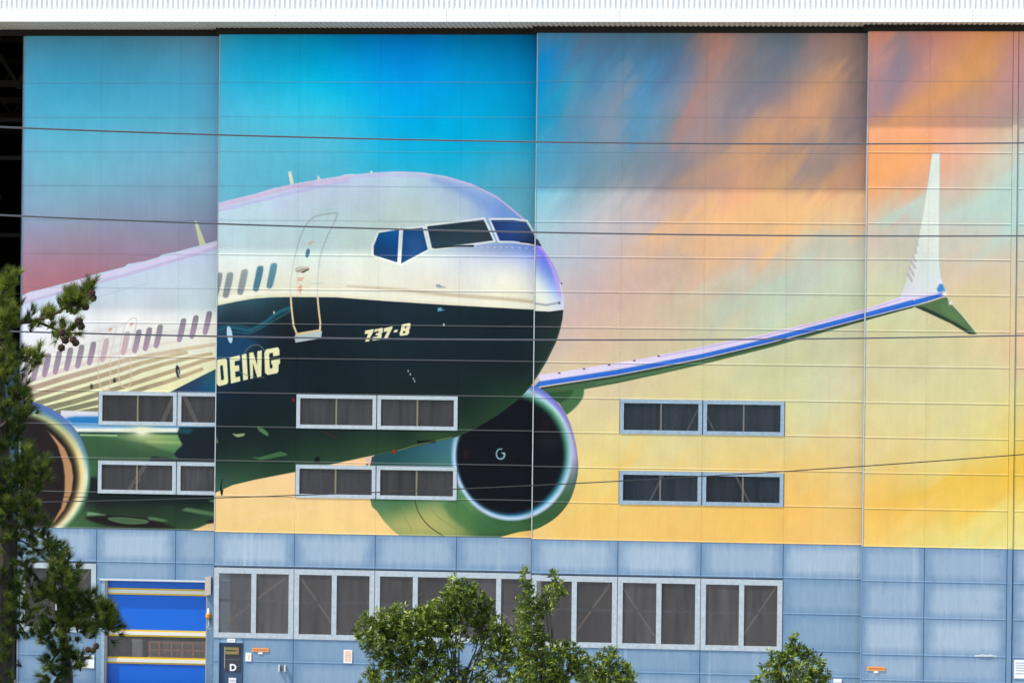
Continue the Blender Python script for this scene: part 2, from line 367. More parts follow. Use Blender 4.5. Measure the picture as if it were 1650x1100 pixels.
def hull_dark(M, hull, dy):
    top = [(320, 500), (340, 495), (352, 492), (380, 486), (410, 481), (440, 479), (470, 478.5), (540, 479), (620, 485), (713, 491), (823, 497), (861, 499 + dy), (885, 500 + dy), (912, 496.5 + dy), (960, 500), (960, 900), (320, 900)]
    m = M.cover(top) * hull; M.lay(m, M.field(DARK_PTS)); return m

def paint_leaf1(M):
    sky = [(34, 70, 75, 150, 190), (200, 80, 68, 140, 180), (345, 80, 85, 145, 185), (60, 55, 72, 140, 180), (300, 55, 85, 140, 178), (100, 130, 65, 165, 205), (300, 130, 70, 168, 208), (60, 180, 85, 180, 215), (200, 180, 82, 180, 214), (330, 190, 92, 178, 210),
        (60, 240, 110, 185, 215), (200, 245, 112, 184, 212), (330, 250, 118, 180, 205), (100, 290, 120, 185, 205), (200, 300, 122, 176, 200), (320, 300, 124, 168, 192), (50, 330, 135, 170, 198), (200, 340, 135, 155, 182), (340, 342, 128, 146, 172),
        (50, 372, 150, 155, 185), (200, 388, 150, 140, 165), (335, 375, 136, 138, 162), (60, 410, 165, 135, 155), (180, 412, 158, 130, 150), (270, 395, 148, 138, 160), (50, 445, 170, 122, 138), (140, 435, 165, 120, 136), (40, 470, 182, 120, 132), (90, 455, 172, 118, 131)]
    M.img[:] = M.field(sky, 40, 8)
    body = [(0, 488), (36, 476.5), (46, 471), (62, 467.5), (100, 457.5), (137, 447.5), (160, 440), (199, 430.5), (207, 425), (220, 423), (233, 421), (254, 415), (262, 410), (283, 406), (300, 401.5), (320, 396), (352, 387), (420, 367), (420, 700), (0, 720)]
    hull = M.cover(body)
    F = [(60, 495, 200, 215, 236), (150, 465, 195, 212, 230), (250, 438, 195, 212, 230), (345, 412, 190, 208, 226), (200, 470, 195, 214, 226), (300, 450, 195, 212, 224), (345, 460, 188, 208, 216), (200, 498, 205, 214, 220), (300, 498, 196, 212, 216), (345, 500, 194, 210, 213), (100, 500, 200, 215, 226),
        (170, 520, 236, 239, 240), (270, 520, 238, 240, 236), (345, 515, 240, 240, 232), (60, 560, 240, 240, 243), (120, 550, 240, 240, 241), (200, 560, 236, 236, 232), (300, 560, 240, 240, 224), (345, 570, 240, 240, 208), (250, 600, 236, 238, 198), (335, 590, 238, 240, 195), (100, 610, 238, 240, 214),
        (60, 620, 240, 240, 212), (150, 632, 238, 240, 194), (200, 640, 236, 238, 188), (100, 645, 238, 240, 192), (260, 630, 240, 238, 185)]
    M.lay(hull, M.field(F))
    M.line([(20, 488), (36, 482), (100, 463), (137, 453), (200, 436), (260, 419), (320, 402), (370, 387)], 7, (213, 208, 233), 3, clip=hull)
    M.line([(20, 495), (36, 488.5), (137, 460), (200, 443.5), (320, 408.5), (370, 393)], 5, (196, 188, 218), 3, clip=hull)
    M.line([(20, 507), (60, 501), (110, 493), (190, 469), (240, 456)], 1.2, (172, 194, 200), curve=True, clip=hull, alpha=.8)
    M.poly([(313, 356), (317.5, 357), (331.5, 394), (321.5, 396.5)], (200, 208, 168))
    G = (220, 220, 214)
    for arc in ([(158, 602), (160, 565), (167, 541), (178, 527), (187, 527), (184, 545), (178, 570)], [(191, 592), (194, 555), (202, 524), (213, 513), (220, 516), (216, 540), (210, 570)]): M.line(arc, 2.2, G, curve=True)
    T = (200, 168, 148)
    st = [([(36, 618), (100, 597), (160, 579), (200, 566), (250, 556), (290, 549)], (222, 205, 205), (230, 225, 215), .7, 6), ([(36, 605), (100, 585), (160, 566), (200, 553)], (222, 216, 222), G, .6, 5), ([(100, 566), (160, 549), (230, 532)], (226, 224, 226), G, .6, 5),
        ([(200, 545), (260, 537), (330, 528)], (232, 230, 226), G, .6, 5), ([(150, 535), (200, 523)], (220, 220, 222), G, .6, 6),
        ([(30, 632), (100, 610), (160, 593), (200, 581), (250, 571), (300, 562), (345, 555)], (182, 162, 144), (222, 212, 178), 1, 7), ([(30, 645), (100, 624), (160, 606.5), (200, 594), (228, 585), (262, 576.5), (300, 568)], (166, 150, 126), (212, 198, 158), 1, 7),
        ([(52, 652), (100, 638), (160, 620.5), (200, 608), (228, 597), (266, 586), (305, 576.5), (340, 570)], (144, 142, 114), (212, 192, 150), 1, 7), ([(74, 658), (120, 646.5), (160, 634.5), (200, 622.5), (241, 609.5), (280, 597), (325, 582), (345, 577)], (138, 138, 110), (212, 188, 148), 1, 7),
        ([(92, 664), (160, 647.5), (200, 636), (241, 622.5), (266, 615.5), (300, 604), (325, 594.5)], (132, 134, 106), (210, 186, 148), 1, 7), ([(104, 670), (160, 659.5), (200, 650), (250, 634)], (130, 132, 104), (186, 166, 130), 1, 7.5)]
    for pl, c0, c1, al, w in st:
        n = len(pl) - 1
        for i in range(n):
            t0 = i / n; c = tuple(c0[q] + (c1[q] - c0[q]) * t0 for q in range(3))
            M.line(pl[i:i + 2], (1.22 * w * (1 - .35 * t0), 1.22 * w * (1 - .35 * (i + 1) / n)), c, .9, al, clip=hull)
    for d in ([(160, 580), (158, 602), (163, 624), (170, 628), (176, 625), (178, 600), (178, 575)], [(192, 575), (191, 600), (194, 618), (201, 624), (208, 621), (211, 608), (210, 575)]): M.line(d, 1.5, (226, 206, 176), curve=True)
    for x, y, d in ((176, 531, 0), (210, 522.5, 0)): M.line([(x, y), (x + 4, y - 1.5)], 1.6, (205, 90, 70)); M.line([(x - 1, y + 3), (x + 3, y + 2)], 1.2, (230, 170, 140))
    for cx, cy, pale in ((41.5, 600, 0), (57.5, 594, 0), (75, 588.5, 0), (92.5, 584, 0), (110.5, 579, 0), (128.5, 574.5, 0), (147.5, 569.5, 0), (168.5, 564, 1), (202, 553, 1), (220.5, 550, 0), (237.5, 546.5, 0), (255, 542, 0), (292.5, 532, 0), (312.5, 527, 0), (334, 520.5, 0)):
        M.pill(cx, cy, 38, 8.6, 3.0, (198, 184, 186) if pale else (142, 138, 148), (206, 176, 182) if pale else (174, 150, 174))
    for cx, cy in ((147.5, 622.5), (184.5, 612.5)): M.oval(cx, cy, 2.6, 4.2, (74, 68, 62)); M.oval(cx, cy - 3, 2.2, 1.4, (120, 115, 105))
    M.oval(286.5, 598.5, 3.4, 10.5, (52, 58, 62), rot=-8); M.line([(287, 596), (289, 606)], 1.6, (190, 200, 200))
    M.lay(M.cover([(268, 634.5), (310, 613), (356, 590), (356, 700), (268, 700)]), M.field([(280, 632, 48, 66, 92), (310, 620, 44, 66, 100), (340, 603, 45, 84, 105), (345, 620, 30, 105, 125), (345, 635, 18, 80, 130), (310, 635, 36, 70, 110), (300, 690, 30, 44, 52)]))
    # wing root and the shiny flap below it
    M.poly([(98, 661), (160, 663), (352, 664), (352, 720), (98, 720)], (222, 226, 240))
    M.poly([(104, 673), (122, 670.5), (352, 671), (352, 686), (118, 685)], (48, 128, 196), soft=2)
    M.poly([(116, 682.5), (352, 683), (352, 691), (124, 690)], (132, 188, 226), soft=2)
    M.poly([(120, 690), (300, 690), (300, 700), (124, 696)], (236, 241, 230))
    gm = M.cover([(122, 696), (352, 697.5), (352, 860), (110, 860)])
    M.lay(gm, M.field([(130, 700, 70, 105, 85), (200, 703, 95, 135, 90), (250, 706, 140, 168, 108), (285, 710, 120, 160, 100), (150, 715, 62, 104, 68), (200, 722, 60, 96, 70), (250, 730, 68, 108, 76), (280, 728, 80, 125, 86), (150, 745, 58, 98, 66), (148, 765, 64, 108, 74), (150, 785, 34, 42, 42), (250, 790, 28, 40, 40),
        (150, 805, 30, 38, 38), (200, 808, 31, 42, 38), (250, 815, 36, 52, 42), (320, 805, 30, 42, 38), (200, 825, 44, 62, 48), (270, 825, 42, 62, 48), (330, 835, 48, 76, 54), (160, 848, 56, 84, 58), (250, 850, 44, 70, 50), (320, 848, 54, 84, 56), (140, 830, 60, 92, 64)], 14))
    M.poly([(124, 695.5), (300, 696.5), (300, 700.5), (128, 699)], (48, 84, 80), soft=1)
    M.line([(130, 700.5), (188, 701.5)], 2, (176, 205, 150)); M.line([(238, 711), (288, 713)], 3.5, (166, 190, 120), 4, .7)
    M.poly([(128, 704), (190, 706.5), (230, 713), (262, 724), (284, 731), (276, 738), (240, 742), (136, 742)], (60, 92, 66), soft=2, alpha=.75)
    M.poly([(289, 688), (356, 688), (356, 746), (238, 746), (244, 735), (264, 737), (288, 739), (280, 732), (284, 726), (294, 716), (288, 705), (286, 697)], (30, 41, 47), soft=1)
    M.poly([(288, 690), (312, 690), (306, 699), (287, 697)], (36, 84, 98), soft=3, alpha=.8)
    M.poly([(140, 768), (170, 770), (170, 800), (140, 800)], (32, 40, 42), soft=2)
    M.poly([(152, 796), (356, 797), (356, 812), (250, 812), (160, 806)], (28, 40, 38), soft=5)
    M.poly([(140, 824), (150, 825), (172, 829), (168, 832), (140, 832)], (112, 156, 112), soft=1)
    M.poly([(139, 832), (180, 830), (240, 836), (275, 847), (276, 850), (190, 848), (150, 840)], (36, 33, 33), soft=2, curve=True)
    M.poly([(175, 834), (200, 834), (235, 838), (234, 842), (205, 843), (180, 838)], (74, 104, 76), soft=1, curve=True)
    M.line([(175, 834), (200, 834), (235, 838), (234, 842), (205, 843), (180, 838), (175, 834)], 1.4, (100, 134, 98), curve=True, alpha=.8)
    M.poly([(237, 832.5), (248, 832.5), (272, 838), (262, 840), (240, 837)], (84, 120, 84), soft=1)
    M.poly([(292, 822), (300, 817), (352, 826), (352, 833)], (84, 118, 84), soft=1.5)
    M.poly([(334, 806), (352, 803), (352, 812)], (90, 126, 96), soft=1)
    M.poly([(300, 856), (322, 849), (340, 841), (356, 836), (356, 872), (296, 872)], (244, 208, 148), soft=1)
    M.poly([(330, 840), (338, 837), (356, 835), (356, 841), (336, 843)], (40, 44, 38), soft=1)
    fl = np.hypot((M.X - 229) / 1.5, M.Y - 694); M.lay(np.clip(1.25 * np.exp(-(fl / 7.5) ** 2), 0, 1), M.paint((255, 255, 250), 690)); M.lay(.5 * np.exp(-(fl / 17) ** 2), M.paint((225, 232, 170), 690))
    # left engine
    cl = M.cover([(30 + 116 * math.sin(a), 766 - 121 * math.cos(a)) for a in np.linspace(-math.pi, math.pi, 90)])
    K = (40, 35, 37)
    M.ring(30, 765, 115, 120, {
        0: [(0, K), (.775, K), (.80, (66, 78, 64)), (.835, (146, 184, 142)), (.875, (96, 148, 190)), (.93, (76, 116, 196)), (1, (96, 112, 188)), (1.2, (96, 112, 188))],
        40: [(0, K), (.75, K), (.795, (104, 116, 86)), (.845, (212, 204, 140)), (.885, (146, 176, 150)), (.925, (92, 132, 180)), (1, (96, 124, 182)), (1.2, (96, 124, 182))],
        70: [(0, K), (.77, K), (.81, (100, 92, 64)), (.865, (236, 214, 146)), (.91, (222, 226, 176)), (.945, (130, 168, 170)), (1, (78, 118, 140)), (1.2, (78, 118, 140))],
        92: [(0, K), (.79, K), (.83, (110, 92, 64)), (.875, (240, 215, 145)), (.925, (246, 240, 196)), (.955, (228, 242, 222)), (.98, (120, 160, 140)), (1, (66, 106, 90)), (1.2, (66, 106, 90))],
        125: [(0, K), (.79, K), (.83, (92, 80, 60)), (.88, (226, 210, 162)), (.915, (246, 242, 216)), (.945, (170, 196, 150)), (.97, (88, 128, 88)), (1, (60, 100, 66)), (1.2, (60, 100, 66))],
        150: [(0, K), (.80, K), (.84, (100, 88, 70)), (.885, (236, 228, 196)), (.92, (170, 196, 150)), (.95, (70, 110, 72)), (1.2, (70, 110, 72))],
        180: [(0, K), (.80, K), (.86, (160, 160, 120)), (.9, (90, 128, 88)), (1.2, (60, 100, 66))], 270: [(0, K), (1.2, K)]}, cl, 765)
    M.poly([(72, 690), (88, 704), (104, 722), (115, 747), (118, 767.7), (115.4, 793), (104, 820), (88, 840.5), (78, 851), (88, 836), (98.4, 818), (104, 793), (104.5, 768), (102, 747), (93, 718), (79, 697)], (186, 142, 100), soft=.8)
    M.line([(82, 800), (144, 800.5)], 1.2, (50, 42, 40), alpha=.7)

def paint_leaf2(M):
    sky = [(340, 65, 60, 150, 190), (365, 65, 45, 150, 195), (400, 70, 20, 150, 200), (450, 60, 25, 138, 188), (560, 62, 0, 128, 193), (660, 68, 0, 118, 203), (760, 70, 0, 120, 180), (870, 75, 0, 105, 165), (420, 105, 15, 165, 210), (500, 100, 0, 165, 215), (600, 100, 0, 150, 225), (680, 90, 0, 140, 220), (760, 100, 0, 145, 210), (860, 110, 0, 130, 190),
        (370, 130, 45, 178, 218), (450, 145, 38, 190, 226), (540, 140, 0, 190, 236), (640, 140, 0, 165, 236), (760, 150, 0, 165, 220), (860, 150, 0, 150, 205), (370, 190, 85, 190, 222), (430, 185, 75, 195, 226), (540, 172, 48, 198, 232), (640, 190, 0, 178, 236), (760, 190, 0, 174, 225), (860, 200, 0, 155, 205), (400, 240, 98, 190, 216), (540, 235, 85, 190, 220), (640, 235, 18, 180, 226), (740, 235, 0, 176, 220), (850, 240, 40, 170, 206),
        (365, 290, 104, 186, 210), (450, 272, 88, 182, 210), (560, 262, 70, 186, 216), (680, 258, 30, 180, 220), (780, 272, 62, 172, 206), (840, 290, 85, 168, 195), (850, 330, 95, 165, 186), (870, 360, 90, 162, 182),
        (345, 800, 245, 209, 146), (420, 800, 246, 212, 150), (450, 840, 246, 211, 142), (360, 860, 246, 212, 140), (520, 850, 249, 217, 144), (600, 850, 250, 214, 142), (580, 740, 246, 202, 150), (540, 755, 247, 208, 156), (460, 775, 247, 212, 156), (640, 880, 249, 210, 140), (860, 872, 246, 202, 112), (500, 800, 247, 212, 148)]
    up = [p for p in sky if p[1] < 500]; dn = [p for p in sky if p[1] > 500]
    M.img[:] = M.field(up, 40, 8); lo = M.field(dn, 30, 6); k = (M.Y > 560).astype(float); M.lay(k, lo)
    M.line([(380, 838), (440, 828), (520, 815)], 3, (250, 220, 170), 6, .5)
    wing(M); engine_right(M)
    M.poly([(588, 737), (599, 734), (598, 748), (594, 752)], (225, 190, 175))
    M.line([(597, 750), (600, 737)], 1.5, (70, 60, 55))
    hull = M.cover(HULL)
    M.lay(hull, M.field(WHITE_PTS))
    M.line([(330, 337), (351, 332), (413, 316.5), (440, 308.5), (478, 300.5), (520, 294), (560, 288)], 7, (204, 190, 222), 5, clip=hull)
    M.line([(330, 345), (351, 340), (413, 325), (478, 309), (520, 301), (560, 292)], 4, (186, 186, 226), 4, clip=hull, alpha=.8)
    M.line([(351, 328.5), (413, 313), (478, 296.5), (520, 289.5), (560, 283.5), (600, 279.5), (640, 277.5), (680, 279), (720, 285.5), (760, 297.5)], 2.2, (206, 198, 226), 1.5, clip=hull)
    M.line([(560, 286), (620, 282), (680, 283), (720, 290)], 4, (190, 190, 226), 5, clip=hull, alpha=.7)
    M.line([(700, 290), (735, 303), (770, 320), (805, 342), (830, 360)], (8, 24), (118, 152, 214), 18, clip=hull, alpha=.6, curve=True)
    M.line([(720, 286), (760, 298.5), (800, 318), (826, 338.5), (848, 357)], 3, (204, 184, 226), 3, clip=hull, curve=True)
    M.line([(560, 461), (640, 466.5), (720, 474.5), (826, 483), (870, 489)], (3, 7), (206, 192, 166), 5, clip=hull, curve=True, alpha=.9)
    M.line([(330, 488), (350, 484), (413, 471.5), (470, 469), (540, 470.5), (620, 476), (713, 482.5), (823, 490), (870, 494)], 8, (245, 245, 224), 2, clip=hull)
    hull_dark(M, hull, 0)
    # reflections on the dark flank
    M.poly([(340, 541), (365, 540), (400, 545), (414, 552), (402, 560), (396, 566), (385, 578), (340, 590)], (29, 70, 106), soft=3, alpha=.8)
    M.line([(340, 533), (351, 532), (366, 527.5), (386, 529), (399, 532.5), (410, 529), (427, 519), (448, 504), (468, 496)], (4, 6), (36, 94, 112), 3, curve=True)
    M.line([(340, 537), (375, 534.5), (397, 537), (414, 532), (440, 517), (466, 502)], (1.6, 3), (50, 104, 116), 2, curve=True, alpha=.7)
    M.line([(340, 529.5), (366, 523.5), (390, 525), (402, 528.5)], 1.6, (50, 104, 118), 1.5, curve=True, alpha=.7)
    M.line([(393, 569), (403, 558.5), (412, 555.5), (420, 558), (427, 566)], 2, (84, 102, 104), 1.5, curve=True)
    M.oval(370, 539, 4.3, 14, (186, 216, 238), rot=-8)
    M.oval(441.5, 503.5, 1.3, 2.6, (200, 205, 205))
    letters(M, 340, 470, 6.47, [
        ([(48, 742), (70, 706), (150, 692), (166, 712), (180, 940), (166, 962), (85, 984), (58, 960), (48, 940)], [[(94, 780), (103, 767), (122, 764), (136, 905), (128, 918), (106, 922)]]),
        ([(193, 686), (300, 660), (303, 712), (246, 724), (249, 772), (292, 764), (296, 824), (252, 832), (256, 892), (302, 880), (305, 932), (207, 956)], []),
        ([(320, 655), (370, 644), (385, 912), (335, 926)], []),
        ([(397, 637), (440, 628), (480, 762), (482, 620), (530, 610), (525, 880), (482, 892), (436, 740), (440, 900), (410, 908)], []),
        ([(555, 640), (573, 600), (695, 578), (713, 600), (714, 662), (647, 674), (644, 634), (612, 642), (606, 660), (614, 800), (640, 796), (640, 756), (629, 758), (626, 715), (720, 697), (718, 750), (705, 758), (703, 830), (690, 848), (590, 867), (562, 845)], [])], (234, 234, 184))
    M.line([(384, 598), (394, 603), (404, 606), (415, 608), (425, 608)], 1.2, (110, 124, 118), alpha=.7)
    letters(M, 570, 500, 13.75, [
        ([(250, 448), (442, 415), (432, 475), (350, 625), (345, 682), (250, 697), (265, 640), (320, 518), (240, 527)], []),
        ([(460, 422), (630, 385), (648, 405), (640, 490), (610, 522), (620, 548), (606, 625), (585, 650), (410, 668), (420, 592), (520, 577), (530, 547), (480, 552), (490, 507), (545, 496), (555, 457), (450, 482)], []),
        ([(665, 397), (862, 348), (850, 402), (762, 580), (745, 640), (655, 648), (672, 600), (742, 467), (660, 478)], []),
        ([(890, 440), (972, 420), (962, 480), (880, 492)], []),
        ([(1060, 325), (1078, 310), (1235, 280), (1257, 300), (1250, 390), (1225, 420), (1225, 500), (1190, 545), (1040, 567), (1013, 550), (1015, 490), (1040, 440), (1045, 400)], [[(1130, 362), (1168, 348), (1155, 397), (1125, 402)], [(1092, 465), (1143, 453), (1132, 502), (1087, 512)]])], (238, 234, 190))
    # cockpit glass
    Wf = (214, 224, 222)
    for q in ([(600, 412), (600, 396), (609, 374), (644, 368.5), (641, 424.5)], [(648, 369), (682, 365.5), (691, 403), (645, 427)], [(686, 363.5), (780.5, 352), (797, 389), (762, 394), (694, 402.5)], [(789, 353), (826, 353), (849, 356), (872, 396), (826, 390), (803, 390)]): M.line(q + [q[0]], 3.2, Wf)
    M.lay(M.cover([(602, 411), (602, 397), (610.5, 375.5), (643, 370), (640, 423)]), M.field([(604, 400, 18, 66, 118), (625, 378, 22, 82, 140), (640, 372, 24, 88, 148), (636, 415, 26, 76, 134), (610, 412, 36, 70, 112)]))
    M.lay(M.cover([(649.5, 370.5), (680.5, 367), (689, 402), (646, 425)]), M.field([(652, 375, 26, 70, 124), (676, 370, 24, 66, 122), (662, 395, 30, 78, 134), (672, 395, 56, 96, 142), (684, 400, 24, 72, 132), (650, 415, 28, 80, 138)]))
    M.lay(M.cover([(688, 365), (779, 354.5), (794.5, 387.5), (760, 392), (696, 400)]), M.field([(692, 370, 34, 54, 72), (720, 372, 40, 58, 68), (770, 362, 44, 58, 66), (785, 380, 48, 60, 66), (740, 385, 44, 64, 76), (700, 396, 46, 68, 84)]))
    M.lay(M.cover([(790.5, 355), (826, 355), (847, 358), (870, 394), (826, 388.5), (805.5, 388)]), M.field([(800, 360, 32, 60, 112), (830, 362, 42, 76, 132), (815, 380, 40, 70, 130), (850, 375, 48, 72, 112), (835, 386, 34, 60, 112), (860, 392, 30, 46, 66)]))
    M.line([(700, 400), (722, 397.5), (746, 396.5), (762, 396.5)], (1.5, 3), (26, 32, 38)); M.line([(838, 390), (852, 391), (870, 395)], (1.5, 3.4), (30, 36, 44))
    for x in (766, 776, 786, 797, 807, 816, 825, 837, 848, 860): M.oval(x, 398.5 + (x - 800) ** 2 * .0006, 1.2, 1.2, (196, 208, 236))
    # front door
    Dg = (164, 180, 182)
    M.line([(467.5, 478), (468, 460), (470, 440), (476, 410), (484, 382), (493, 363), (503, 352), (512, 347.5), (530, 344.5), (544, 343.5)], (1.6, 3.4), Dg, curve=True)
    M.line([(544, 343.5), (538, 360), (528, 380), (520, 400), (515, 420), (512, 450), (511.5, 478)], (3.4, 1.6), Dg, curve=True)
    M.line([(468.2, 477), (470, 500), (473, 525), (478, 537)], 3, (228, 206, 164)); M.line([(511.5, 478), (513.5, 500), (516, 520), (515.5, 532)], 3, (228, 206, 164))
    M.poly([(477, 538), (514, 531.5), (519, 534), (517, 545), (476, 552), (474, 543)], (180, 198, 198)); M.line([(478, 538.5), (514, 532.5)], 4, (222, 198, 156))
    M.oval(495.6, 408, 3.3, 7.6, (66, 108, 132), rot=12)
    M.poly([(475, 433), (485, 429.5), (498, 429), (498.5, 434), (490, 440), (476, 438)], (176, 170, 156)); M.line([(476, 435), (488, 431), (498, 430.5)], 2, (226, 222, 210)); M.line([(487, 439), (493, 435.5), (497, 434.5)], 1.8, (60, 54, 50))
    for a, b, w in (((497, 392), (505, 389.5), 1.6), ((498, 394.5), (502, 393.5), 1.4), ((480.5, 449), (489, 448), 2), ((481, 452), (487, 451.5), 2), ((481, 464), (486, 462), 3), ((481.5, 468), (485.5, 467), 3), ((484, 458), (484, 473), 1.2)): M.line([a, b], w, (232, 150, 128), alpha=.85)
    for a, b in (((505, 338), (548, 337)), ((512, 384), (544, 384)), ((512, 390), (535, 389.5)), ((500, 457), (521, 456))): M.line([a, b], 1.0, (168, 186, 190), alpha=.6)
    for cx, cy, c in ((350, 460, (140, 152, 160)), (367.5, 459.5, (146, 158, 164)), (391, 454.5, (152, 162, 162)), (416, 449, (84, 134, 156)), (438, 444.5, (100, 150, 168))):
        M.pill(cx, cy, 43, 12, 3.2, (206, 212, 208), (206, 212, 208)); M.pill(cx, cy, 40, 9.6, 3.2, c, tuple(min(255, int(v * .93)) for v in c))
    # probes, aerials and other small fittings
    M.poly([(464, 278), (469, 276), (473.5, 296), (468, 297.5)], (220, 224, 200)); M.poly([(511.5, 283), (513, 283), (517.5, 290), (511, 291)], (214, 214, 210)); M.poly([(597, 275), (599, 275), (601, 280), (596, 280)], (220, 220, 220)); M.poly([(548, 284), (556, 281), (572, 280.5), (570, 284)], (200, 206, 214))
    M.poly([(702, 459), (708, 458), (711, 461), (718, 462.5), (710, 464.5), (703, 463)], (150, 168, 182)); M.line([(706, 463.5), (718, 463.5)], 1.6, (206, 190, 160))
    M.poly([(705, 496), (712, 495.5), (711, 498.5), (718, 499.5), (705, 502)], (92, 164, 190)); M.oval(715, 523, 1.4, 2.4, (190, 200, 200))
    for x, y in ((657.5, 597.5), (661, 603), (666, 610), (668, 614)): M.oval(x, y, 1.3, 1.8, (150, 165, 165))
    M.poly([(375, 698), (381, 699), (394, 698), (392, 702), (383, 704), (377, 701)], (146, 160, 118), curve=True)
    M.poly([(415, 687), (424, 690), (432, 698), (431, 702), (423, 698), (416, 692)], (84, 122, 82), curve=True)
    M.poly([(405, 736), (417, 736.5), (452, 727), (463, 731), (462, 733.5), (420, 741)], (66, 106, 72)); M.poly([(346, 700), (348, 700), (352, 712), (346, 716)], (90, 120, 90))
    M.poly([(506, 745), (508, 737), (514, 735), (516, 746)], (18, 26, 26)); M.oval(634.5, 727.5, 3, 4, (150, 46, 36)); M.line([(674, 712), (700, 710.5)], 4.6, (18, 26, 26)); M.line([(640, 726), (672, 716), (728, 704)], 1.2, (130, 140, 80), alpha=.8)
    M.poly([(471, 640), (475, 643), (475, 648), (470, 646)], (110, 34, 36)); M.line([(520, 695), (545, 706)], 1.4, (74, 42, 36), alpha=.8)
    M.line([(358, 772), (355.5, 786), (357.5, 796)], (1.2, 3), (22, 28, 24)); M.poly([(355, 790), (360, 788), (358.5, 797), (356.5, 798)], (22, 28, 24))

def wing(M):
    M.poly([(866, 604), (873, 603), (901, 599.5), (1022, 580), (1061, 572.5), (1186, 547), (1237, 537), (1320, 517), (1397, 497), (1450, 478.5), (1512, 472), (1520, 474), (1474, 484), (1397, 504), (1216, 551), (1131, 571), (871, 616)], (228, 218, 246))
    M.line([(1061, 575), (1186, 550), (1237, 540), (1397, 499.5), (1452, 482)], 1.6, (196, 172, 226), alpha=.9)
    M.poly([(860, 624), (868, 614.5), (993, 596), (1131, 570), (1216, 550.5), (1237, 544.5), (1397, 503), (1472, 482.5), (1522, 471.5), (1520, 477), (1474, 491.5), (1397, 511), (1264.5, 546), (1238, 552.5), (1131, 577.5), (993.5, 604), (870, 623)], (48, 106, 210))
    M.line([(868, 618), (1131, 573), (1397, 506), (1480, 483)], 3, (76, 134, 226), 3, .5)
    M.line([(870, 622.5), (993.5, 604), (1131, 577.5), (1238, 552.5), (1397, 511), (1474, 491.5), (1518, 478)], 1.2, (206, 200, 226))
    M.poly([(868, 632), (871, 624), (993.5, 605), (1131, 578.5), (1238, 553.5), (1397, 512), (1474, 492.5), (1476, 494), (1397, 516), (1238, 560.5), (1131, 587), (1061, 603), (993.5, 617.5), (941, 627), (876, 632)], (70, 104, 72))
    M.line([(872, 626), (993.5, 607), (1131, 580.5), (1238, 555), (1397, 513.5), (1470, 495)], 2.2, (52, 62, 52), 1.5)
    M.line([(960, 618), (1061, 599), (1150, 578)], 2.4, (92, 140, 92), 3, .6)
    M.poly([(870, 634), (941, 626), (939.5, 641), (931, 653), (924, 660), (913, 668), (900, 648)], (70, 112, 74), curve=False)
    M.poly([(872, 631), (925, 628), (918, 640), (902, 650), (885, 640)], (50, 86, 56), soft=3)
    M.line([(941, 627), (938, 642), (925, 658), (914, 667)], 1.4, (110, 150, 110), curve=True)
    for x, y in ((901, 601), (941, 594.2), (981.5, 588), (1022, 581), (1061, 573.5)): M.oval(x, y, 2.2, 1.1, (66, 62, 66))

